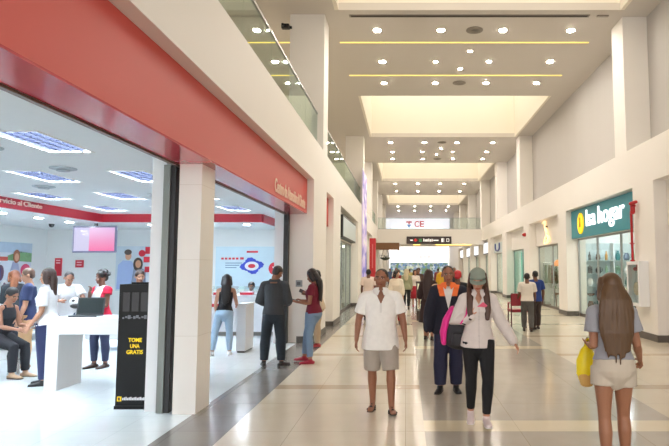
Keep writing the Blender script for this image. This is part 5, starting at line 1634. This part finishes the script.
# ---- the girl in the black tank top
Jg = person('girl in black tank top and pale jeans leaning on the white podium', (-3.56, 11.12, 0), 196, 1.58, fem=True, w=1.0, skin=(196, 146, 120), hair=('long', (26, 22, 24), .20, .05, 0),
            top=dict(name='tank_top', c=(24, 24, 28), sleeve=0, hem=.08, neck=.88, off=.006), bottom=dict(name='jeans', c=(164, 190, 214), width=.003, off=.007, waist=.14, len=1.9), shoes=dict(c=(226, 226, 226), sole=(240, 240, 240)),
            armL=((.20, .10, -1), (-.05, -.25, -1)), armR=((-.24, -.12, -1), (.0, -.9, -.25)), thumbR=(0, 0, 1),
            legL=((.24, .10, -1), (.10, .10, -1), (.3, -1, 0)), legR=((-.06, .02, -1), (-.02, .08, -1), (-.2, -1, 0)), head=(0, 14, 0), lean=(-.05, -.06, 1))

# ---- the clerk behind the rear counter
SEAT = ((.12, -1, -.05), (.02, .05, -1), (.1, -1, 0)); SEATR = ((-.12, -1, -.05), (-.02, .05, -1), (-.1, -1, 0))
Jq = person('clerk in white shirt seated behind the long rear counter', (-4.25, 15.55, 0), 6, 1.72, skin=(150, 106, 82), hair=('short', (28, 24, 24)),
            top=dict(name='shirt', c=(232, 236, 240), sleeve=.7, hem=-.05, off=.01, collar=(226, 230, 236)), bottom=dict(name='trousers', c=(40, 44, 60), width=.008), shoes=dict(c=(30, 28, 28)),
            armL=((.2, -.2, -1), (-.2, -1, .1)), armR=((-.2, -.2, -1), (.2, -1, .1)), legL=SEAT, legR=SEATR, head=(8, 12, 0), vox=.01)
t = thing('office_chair', 'dark office chair under the clerk behind the rear counter', 'chair', (-4.25, 15.6, 0))
bxo('seat', (-4.5, -4.0, 15.35, 15.85, .30, .36), M_black, t, bev=.02); bxo('backrest', (-4.47, -4.03, 15.86, 15.91, .5, .95), M_black, t, bev=.02)
bm = BM(); tube(bm, [(-4.25, 15.6, .06), (-4.25, 15.6, .3)], .03); tube(bm, [(-4.25, 15.86, .33), (-4.25, 15.87, .6)], .02); obj('stem', bm, M_chrome, t, world=True)
for k in range(5):
    a = k * 2 * math.pi / 5
    bm = BM(); tube(bm, [(-4.25, 15.6, .06), (-4.25 + .26 * math.cos(a), 15.6 + .26 * math.sin(a), .035)], .022, n=8); obj('leg', bm, M_black, t, world=True)

# ---- shop assistants and customers at the left
Ja = person('woman in white polo shirt and navy trousers standing at the end of the laptop table', (-5.29, 8.35, 0), -78, 1.70, fem=True, w=1.12, belly=.01, skin=(190, 140, 112), hair=('bob', (58, 40, 36), .10, .05),
            top=dict(name='polo_shirt', c=(236, 238, 240), sleeve=.75, hem=-.02, width=.010, off=.009, collar=(230, 232, 236)), bottom=dict(name='trousers', c=(34, 40, 76), width=.012, off=.009, waist=.14), shoes=dict(c=(26, 24, 26)),
            armL=((.14, -.02, -1), (.02, -.55, -.80)), armR=((-.12, -.1, -1), (.1, -.75, -.6)), legL=((.03, .03, -1), (0, .05, -1), (.1, -1, 0)), legR=((-.03, -.08, -1), (0, .04, -1), (-.1, -1, 0)), head=(6, 4, 0))
Js = person('seated woman in sleeveless black top bending over papers on the white bench', (-6.42, 8.95, 0), 80, 1.70, fem=True, skin=(150, 104, 80), hair=('short', (24, 20, 22)),
            top=dict(name='sleeveless_top', c=(30, 30, 36), sleeve=0, neck=.96, hem=-.05, off=.007, width=0), bottom=dict(name='trousers', c=(30, 30, 36), width=.006, off=.007, waist=.1), shoes=dict(c=(170, 140, 112)),
            armL=((.06, -.35, -1), (-.1, -1, -.12)), armR=((-.08, -.3, -1), (.12, -1, -.14)), thumbL=(-.5, 0, 1), thumbR=(.5, 0, 1),
            legL=((.06, -1, -.36), (.0, -.06, -1), (.05, -1, 0)), legR=((-.06, -1, -.34), (0, .02, -1), (-.05, -1, 0)), lean=(0, -.28, 1), head=(0, 22, 0))
p = (W(Js, Js['handL']) + W(Js, Js['handR'])) / 2 + V((.03, 0, .03))
t = thing('paper_sheet', 'white papers in the hands of the seated woman in black', 'paper', p)
for k in range(2):
    bm = BM(); box(bm, -.10, .10, -.075, .075, .004 * k, .004 * k + .002); bm.transform(Matrix.Rotation(R(-24 + 9 * k), 4, 'Y') @ Matrix.Rotation(R(12 * k), 4, 'Z'))
    obj('sheet', bm, mat('white paper', (238, 238, 236), .7), t)
person('person in dark top with reddish hair standing behind the seated woman in black', (-7.57, 10.9, 0), -150, 1.66, fem=True, skin=(206, 158, 130), hair=('bob', (140, 84, 56), .07, .042),
       top=dict(name='shirt', c=(40, 46, 52), sleeve=1.9, hem=-.1, off=.01), bottom=dict(name='trousers', c=(40, 42, 52), width=.008), shoes=dict(c=(30, 28, 30)),
       armL=((.1, -.3, -1), (-.2, -.8, .3)), armR=((-.1, -.3, -1), (.3, -.9, .5)), head=(20, 14, 0), vox=.009)
person('person in grey-mauve striped shirt seated between the woman in black and the tan trousers', (-8.05, 12.0, 0), 20, 1.68, skin=(156, 112, 90), hair=('crop', (60, 50, 50)),
       top=dict(name='shirt', c=(142, 138, 158), c2=[(120, 114, 138)], paint=lambda p: 1 if int((p.x + 1) * 60) % 2 else 0, sleeve=1.9, hem=-.05, off=.012, width=.01), bottom=dict(name='trousers', c=(70, 70, 84), width=.008), shoes=dict(c=(60, 50, 48)),
       legL=SEAT, legR=SEATR, armL=((.15, -.2, -1), (-.1, -1, -.3)), armR=((-.15, -.2, -1), (.1, -1, -.3)), lean=(0, -.18, 1), head=(0, 30, 0), vox=.009)
person('person in navy shirt and tan trousers standing close behind the woman in white polo', (-6.55, 9.8, 0), -60, 1.70, skin=(200, 150, 122), hair=('short', (90, 66, 54)),
       top=dict(name='shirt', c=(38, 48, 84), sleeve=.75, hem=-.15, off=.012, width=.01), bottom=dict(name='trousers', c=(190, 150, 110), width=.010, off=.009), shoes=dict(c=(150, 120, 96)),
       armL=((.1, -.1, -1), (0, -.3, -1)), armR=((-.1, -.2, -1), (.1, -.5, -.9)), legR=((-.02, -.12, -1), (0, 0, -1), (0, -1, 0)), head=(0, 10, 0), vox=.009)
Jx = person('man in white shirt leaning across behind the laptop with an object in his hands', (-6.62, 11.0, 0), 42, 1.66, skin=(170, 122, 98), hair=('crop', (40, 34, 34)),
       top=dict(name='t_shirt', c=(236, 238, 240), sleeve=.7, hem=-.14, off=.013, width=.014), bottom=dict(name='jeans', c=(60, 70, 92), width=.010), shoes=dict(c=(50, 48, 50)),
       armL=((.25, -.55, -.65), (-.1, -1, -.15)), armR=((-.25, -.5, -.65), (.3, -1, -.05)), thumbL=(0, 0, 1), thumbR=(0, 0, 1), lean=(0, -.26, 1), head=(0, 26, 0), vox=.009)
p = (W(Jx, Jx['handL']) + W(Jx, Jx['handR'])) / 2 + V((.02, 0, -.02))
t = thing('crash_helmet', 'black and white round helmet held by the man leaning behind the laptop', 'helmet', p + V((0, 0, -.1)))
bm = BM(); ell(bm, p, (.11, .12, .11)); obj('shell', bm, mat('white glaze', (232, 232, 230)), t, smooth=True, world=True)
bm = BM(); ell(bm, p + V((.03, -.06, -.05)), (.095, .08, .05)); obj('visor', bm, M_black, t, smooth=True, world=True)
bm = BM(); ell(bm, p + V((.01, -.10, .05)), (.03, .03, .025)); obj('badge', bm, M_black, t, smooth=True, world=True)


def vest(p):
    if abs(p.x) > .062 and p.z > .0 or p.y > .02:
        return 1
    return 0


Jv = person('shop assistant in white top and red waistcoat, hand raised to her chin', (-5.25, 9.75, 0), -22, 1.66, fem=True, skin=(120, 80, 64), hair=('afro', (32, 24, 24)),
            top=dict(name='top', c=(238, 238, 240), c2=[(208, 30, 66)], paint=vest, sleeve=.28, hem=-.08, off=.010, width=.006), bottom=dict(name='jeans', c=(44, 50, 78), width=.003, off=.007, waist=.1, len=1.88), shoes=dict(c=(70, 52, 48)),
            armL=((.16, -.25, -1), (-.1, -.9, -.1)), armR=((-.10, -.38, -1), (.30, -.25, 1), (.25, .1, .95)), thumbR=(.6, 0, .3), thumbL=(0, 0, 1),
            legL=((.02, .05, -1), (0, .08, -1), (.1, -1, 0)), legR=((-.02, -.1, -1), (0, .05, -1), (-.1, -1, 0)), head=(-14, 4, 0), curl=(30, 50))
person('man in pale blue shirt behind the black leaflet stand', (-5.15, 10.9, 0), 10, 1.66, skin=(186, 140, 116), hair=('short', (70, 54, 46)),
       top=dict(name='shirt', c=(170, 190, 214), sleeve=.75, hem=-.12, off=.012), bottom=dict(name='trousers', c=(60, 64, 80), width=.008), shoes=dict(c=(40, 38, 38)), vox=.01, head=(30, 10, 0))
person('person with brown hair bending behind the top of the leaflet stand', (-4.42, 10.4, 0), 30, 1.62, fem=True, skin=(150, 106, 84), hair=('bob', (84, 58, 46), .06),
       top=dict(name='shirt', c=(90, 80, 84), sleeve=.75, hem=-.12, off=.012), bottom=dict(name='trousers', c=(50, 48, 54), width=.008), shoes=dict(c=(40, 38, 38)), vox=.01, head=(-20, 24, 0), lean=(0, -.1, 1))
person('customer in red top at the rear counter, mostly hidden by the shop pillar', (-4.95, 13.75, 0), 185, 1.62, fem=True, skin=(120, 80, 64), hair=('short', (28, 24, 24)),
       top=dict(name='t_shirt', c=(170, 40, 44), sleeve=.6, hem=-.1, off=.01), bottom=dict(name='jeans', c=(60, 66, 90), width=.006), shoes=dict(c=(60, 50, 50)), vox=.01, head=(0, 10, 0))

# ---- the pair with the red chair near the right wall
WALK1 = dict(legL=((.03, -.20, -1), (.0, .02, -1), (0, -1, 0)), legR=((-.03, .10, -1), (0, .25, -1), (0, -1, -.15)))
WALK2 = dict(legR=((-.03, -.20, -1), (.0, .02, -1), (0, -1, 0)), legL=((.03, .10, -1), (0, .25, -1), (0, -1, -.15)))
person('man in white shirt and grey trousers pushing the red chair away from us', (3.28, 15.2, 0), 172, 1.56, w=1.06, skin=(120, 82, 62), hair=('crop', (32, 28, 28)),
       top=dict(name='shirt', c=(226, 218, 206), sleeve=.75, hem=-.02, off=.012, width=.01), bottom=dict(name='trousers', c=(88, 86, 84), width=.012, off=.009, waist=.12), shoes=dict(c=(60, 48, 42)),
       armL=((.15, -.25, -1), (.1, -.8, -.5)), armR=((-.15, -.2, -1), (-.1, -.7, -.6)), vox=.009, **WALK1)
person('man in royal blue shirt walking away beside the red chair', (3.62, 15.7, 0), 190, 1.62, w=1.04, skin=(116, 78, 60), hair=('crop', (30, 26, 26)),
       top=dict(name='shirt', c=(36, 62, 130), sleeve=.75, hem=-.15, off=.012, width=.01), bottom=dict(name='trousers', c=(62, 50, 48), width=.010, off=.009), shoes=dict(c=(60, 46, 42)),
       armL=((.2, .1, -1), (.05, -.3, -1)), armR=((-.2, .05, -1), (-.05, -.25, -1)), vox=.009, **WALK2)
t = thing('wheeled_chair', 'red wheeled chair pushed by the man in the white shirt', 'chair', (3.16, 15.8, 0))
Mrc = mat('red vinyl', (150, 36, 46), 0.45, var=.08)
bxo('seat', (2.90, 3.42, 15.55, 16.03, .48, .56), Mrc, t, bev=.02)
bxo('backrest', (2.90, 3.42, 15.49, 15.55, .66, 1.0), Mrc, t, bev=.02)
for x in (2.91, 3.41):
    bm = BM(); tube(bm, [(x, 15.41, 1.0), (x, 15.53, .98), (x, 15.53, .06)], .018, n=8); obj('leg', bm, mat('dark red frame', (86, 34, 38), .4), t, world=True)
    bm = BM(); tube(bm, [(x, 16.01, .5), (x, 16.03, .06)], .018, n=8); obj('leg', bm, MATS['dark red frame'], t, world=True)
    bm = BM(); tube(bm, [(x, 15.53, .74), (x, 15.99, .72), (x, 16.01, .5)], .02, n=8); obj('armrest', bm, Mrc, t, world=True)
    bm = BM(); tube(bm, [(x, 15.53, .2), (x, 16.02, .2)], .014, n=8); obj('stretcher', bm, MATS['dark red frame'], t, world=True)
    for y in (15.53, 16.03):
        bm = BM(); tube(bm, [(x - .012, y, .05), (x + .012, y, .05)], .05, n=14, cap=False); obj('wheel', bm, M_black, t, world=True)

# ---- walkers and shoppers down the hall
person('long-haired woman in dark brown dress walking away beyond the navy jacket', (.55, 13.4, 0), 168, 1.66, fem=True, w=1.06, skin=(176, 124, 98), hair=('long', (52, 32, 28), .30, .06, 0),
       top=dict(name='dress_top', c=(54, 36, 36), sleeve=1.2, hem=-.05, off=.012, width=.012), bottom=dict(name='skirt', skirt=.05, len=.26, c=(50, 34, 36), off=.012), shoes=dict(c=(50, 40, 38)), vox=.01,
       armR=((-.2, .05, -1), (-.1, -.1, -1)), armL=((.25, .05, -1), (.1, -.2, -1)), **WALK1)
Jy = person('person in yellow headscarf walking behind the navy jacket', (.78, 12.4, 0), 175, 1.60, fem=True, skin=(150, 104, 80), hair=('bob', (244, 176, 24), .05, .05),
       top=dict(name='shirt', c=(206, 170, 150), sleeve=.7, hem=-.1, off=.01), bottom=dict(name='trousers', c=(60, 56, 60), width=.008), shoes=dict(c=(50, 44, 44)), vox=.01, **WALK2)
Jd = person('person in red cap and black top behind the navy jacket', (1.12, 12.1, 0), 178, 1.64, w=1.06, skin=(110, 74, 58), hair=('short', (190, 36, 42)),
       top=dict(name='shirt', c=(30, 30, 34), sleeve=.8, hem=-.12, off=.012, width=.012), bottom=dict(name='trousers', c=(46, 46, 56), width=.010), shoes=dict(c=(40, 36, 36)), vox=.01, **WALK1)
person('man in pale pink shirt seen from behind by the red pylon', (-1.22, 18.6, 0), 178, 1.66, w=1.05, skin=(110, 74, 58), hair=('crop', (28, 24, 24)),
       top=dict(name='shirt', c=(226, 208, 198), sleeve=.75, hem=-.0, off=.012), bottom=dict(name='trousers', c=(40, 38, 42), width=.010, waist=.12), shoes=dict(c=(40, 36, 36)), vox=.011, **WALK2)
person('person in white top with dark hair just beyond the man in the polo', (-.28, 17.2, 0), 10, 1.62, fem=True, skin=(196, 148, 120), hair=('bob', (30, 26, 26), .05),
       top=dict(name='shirt', c=(232, 220, 200), sleeve=1.5, hem=-.2, off=.014, width=.012), bottom=dict(name='trousers', c=(150, 40, 44), width=.010), shoes=dict(c=(60, 44, 44)), vox=.011, head=(60, 0, 0), **WALK1)
person('person in olive and grey top with black trousers walking away mid-hall', (.04, 23.5, 0), 175, 1.66, fem=True, skin=(190, 146, 120), hair=('long', (200, 184, 150), .1, .045, 0),
       top=dict(name='shirt', c=(150, 150, 118), sleeve=1.7, hem=-.15, off=.014), bottom=dict(name='trousers', c=(30, 30, 34), width=.008), shoes=dict(c=(30, 28, 28)), vox=.012, **WALK1)
person('person in red skirt and white blouse walking toward us mid-hall', (.42, 24.6, 0), 5, 1.62, fem=True, skin=(180, 132, 106), hair=('bob', (70, 44, 38), .05),
       top=dict(name='blouse', c=(226, 214, 206), sleeve=.8, hem=.0, off=.012), bottom=dict(name='skirt', skirt=.03, len=.30, c=(170, 38, 54), off=.012), shoes=dict(c=(150, 40, 50)), vox=.012, **WALK2)
person('person in dark red top walking at the left of mid-hall', (-.32, 24.0, 0), 5, 1.64, skin=(110, 76, 60), hair=('crop', (28, 24, 24)),
       top=dict(name='shirt', c=(140, 36, 44), sleeve=.8, hem=-.1, off=.012), bottom=dict(name='trousers', c=(36, 36, 42), width=.010), shoes=dict(c=(40, 36, 36)), vox=.012, **WALK1)
far = [(.62, 27.0, 1.68, (70, 50, 44), (60, 40, 36), 'person with big dark hair in brown top beyond the display case', 'afro'), (1.3, 33, 1.66, (60, 66, 90), (90, 70, 60), 'person in slate blue top walking down the far hall', 'crop'),
       (-.6, 36, 1.7, (226, 222, 214), (40, 34, 32), 'person in white top far down the hall left of centre', 'crop'), (2.2, 38, 1.68, (120, 60, 60), (40, 32, 30), 'person in brick red top far down the hall', 'crop'),
       (2.6, 30, 1.72, (40, 42, 50), (30, 26, 26), 'person in black top far down the hall at the right', 'crop'), (.3, 41, 1.64, (190, 176, 110), (60, 44, 38), 'person in mustard top under the footbridge', 'crop'),
       (-1.2, 44, 1.68, (90, 110, 150), (34, 28, 28), 'person in blue top past the footbridge', 'crop'), (3.4, 46, 1.7, (210, 200, 196), (36, 30, 30), 'person in pale grey top past the footbridge at the right', 'crop')]
for i, (x, y, h_, tc_, hc_, lab, hk_) in enumerate(far):
    person(lab, (x, y, 0), 180 if i % 2 else 4, h_, skin=(140, 98, 76), hair=(hk_, hc_), top=dict(name='shirt', c=tc_, sleeve=.8 if i % 3 else 1.8, hem=-.1, off=.012), bottom=dict(name='trousers', c=(50, 50, 60), width=.01), shoes=dict(c=(40, 36, 36)), vox=.014, **(WALK1 if i % 2 else WALK2))
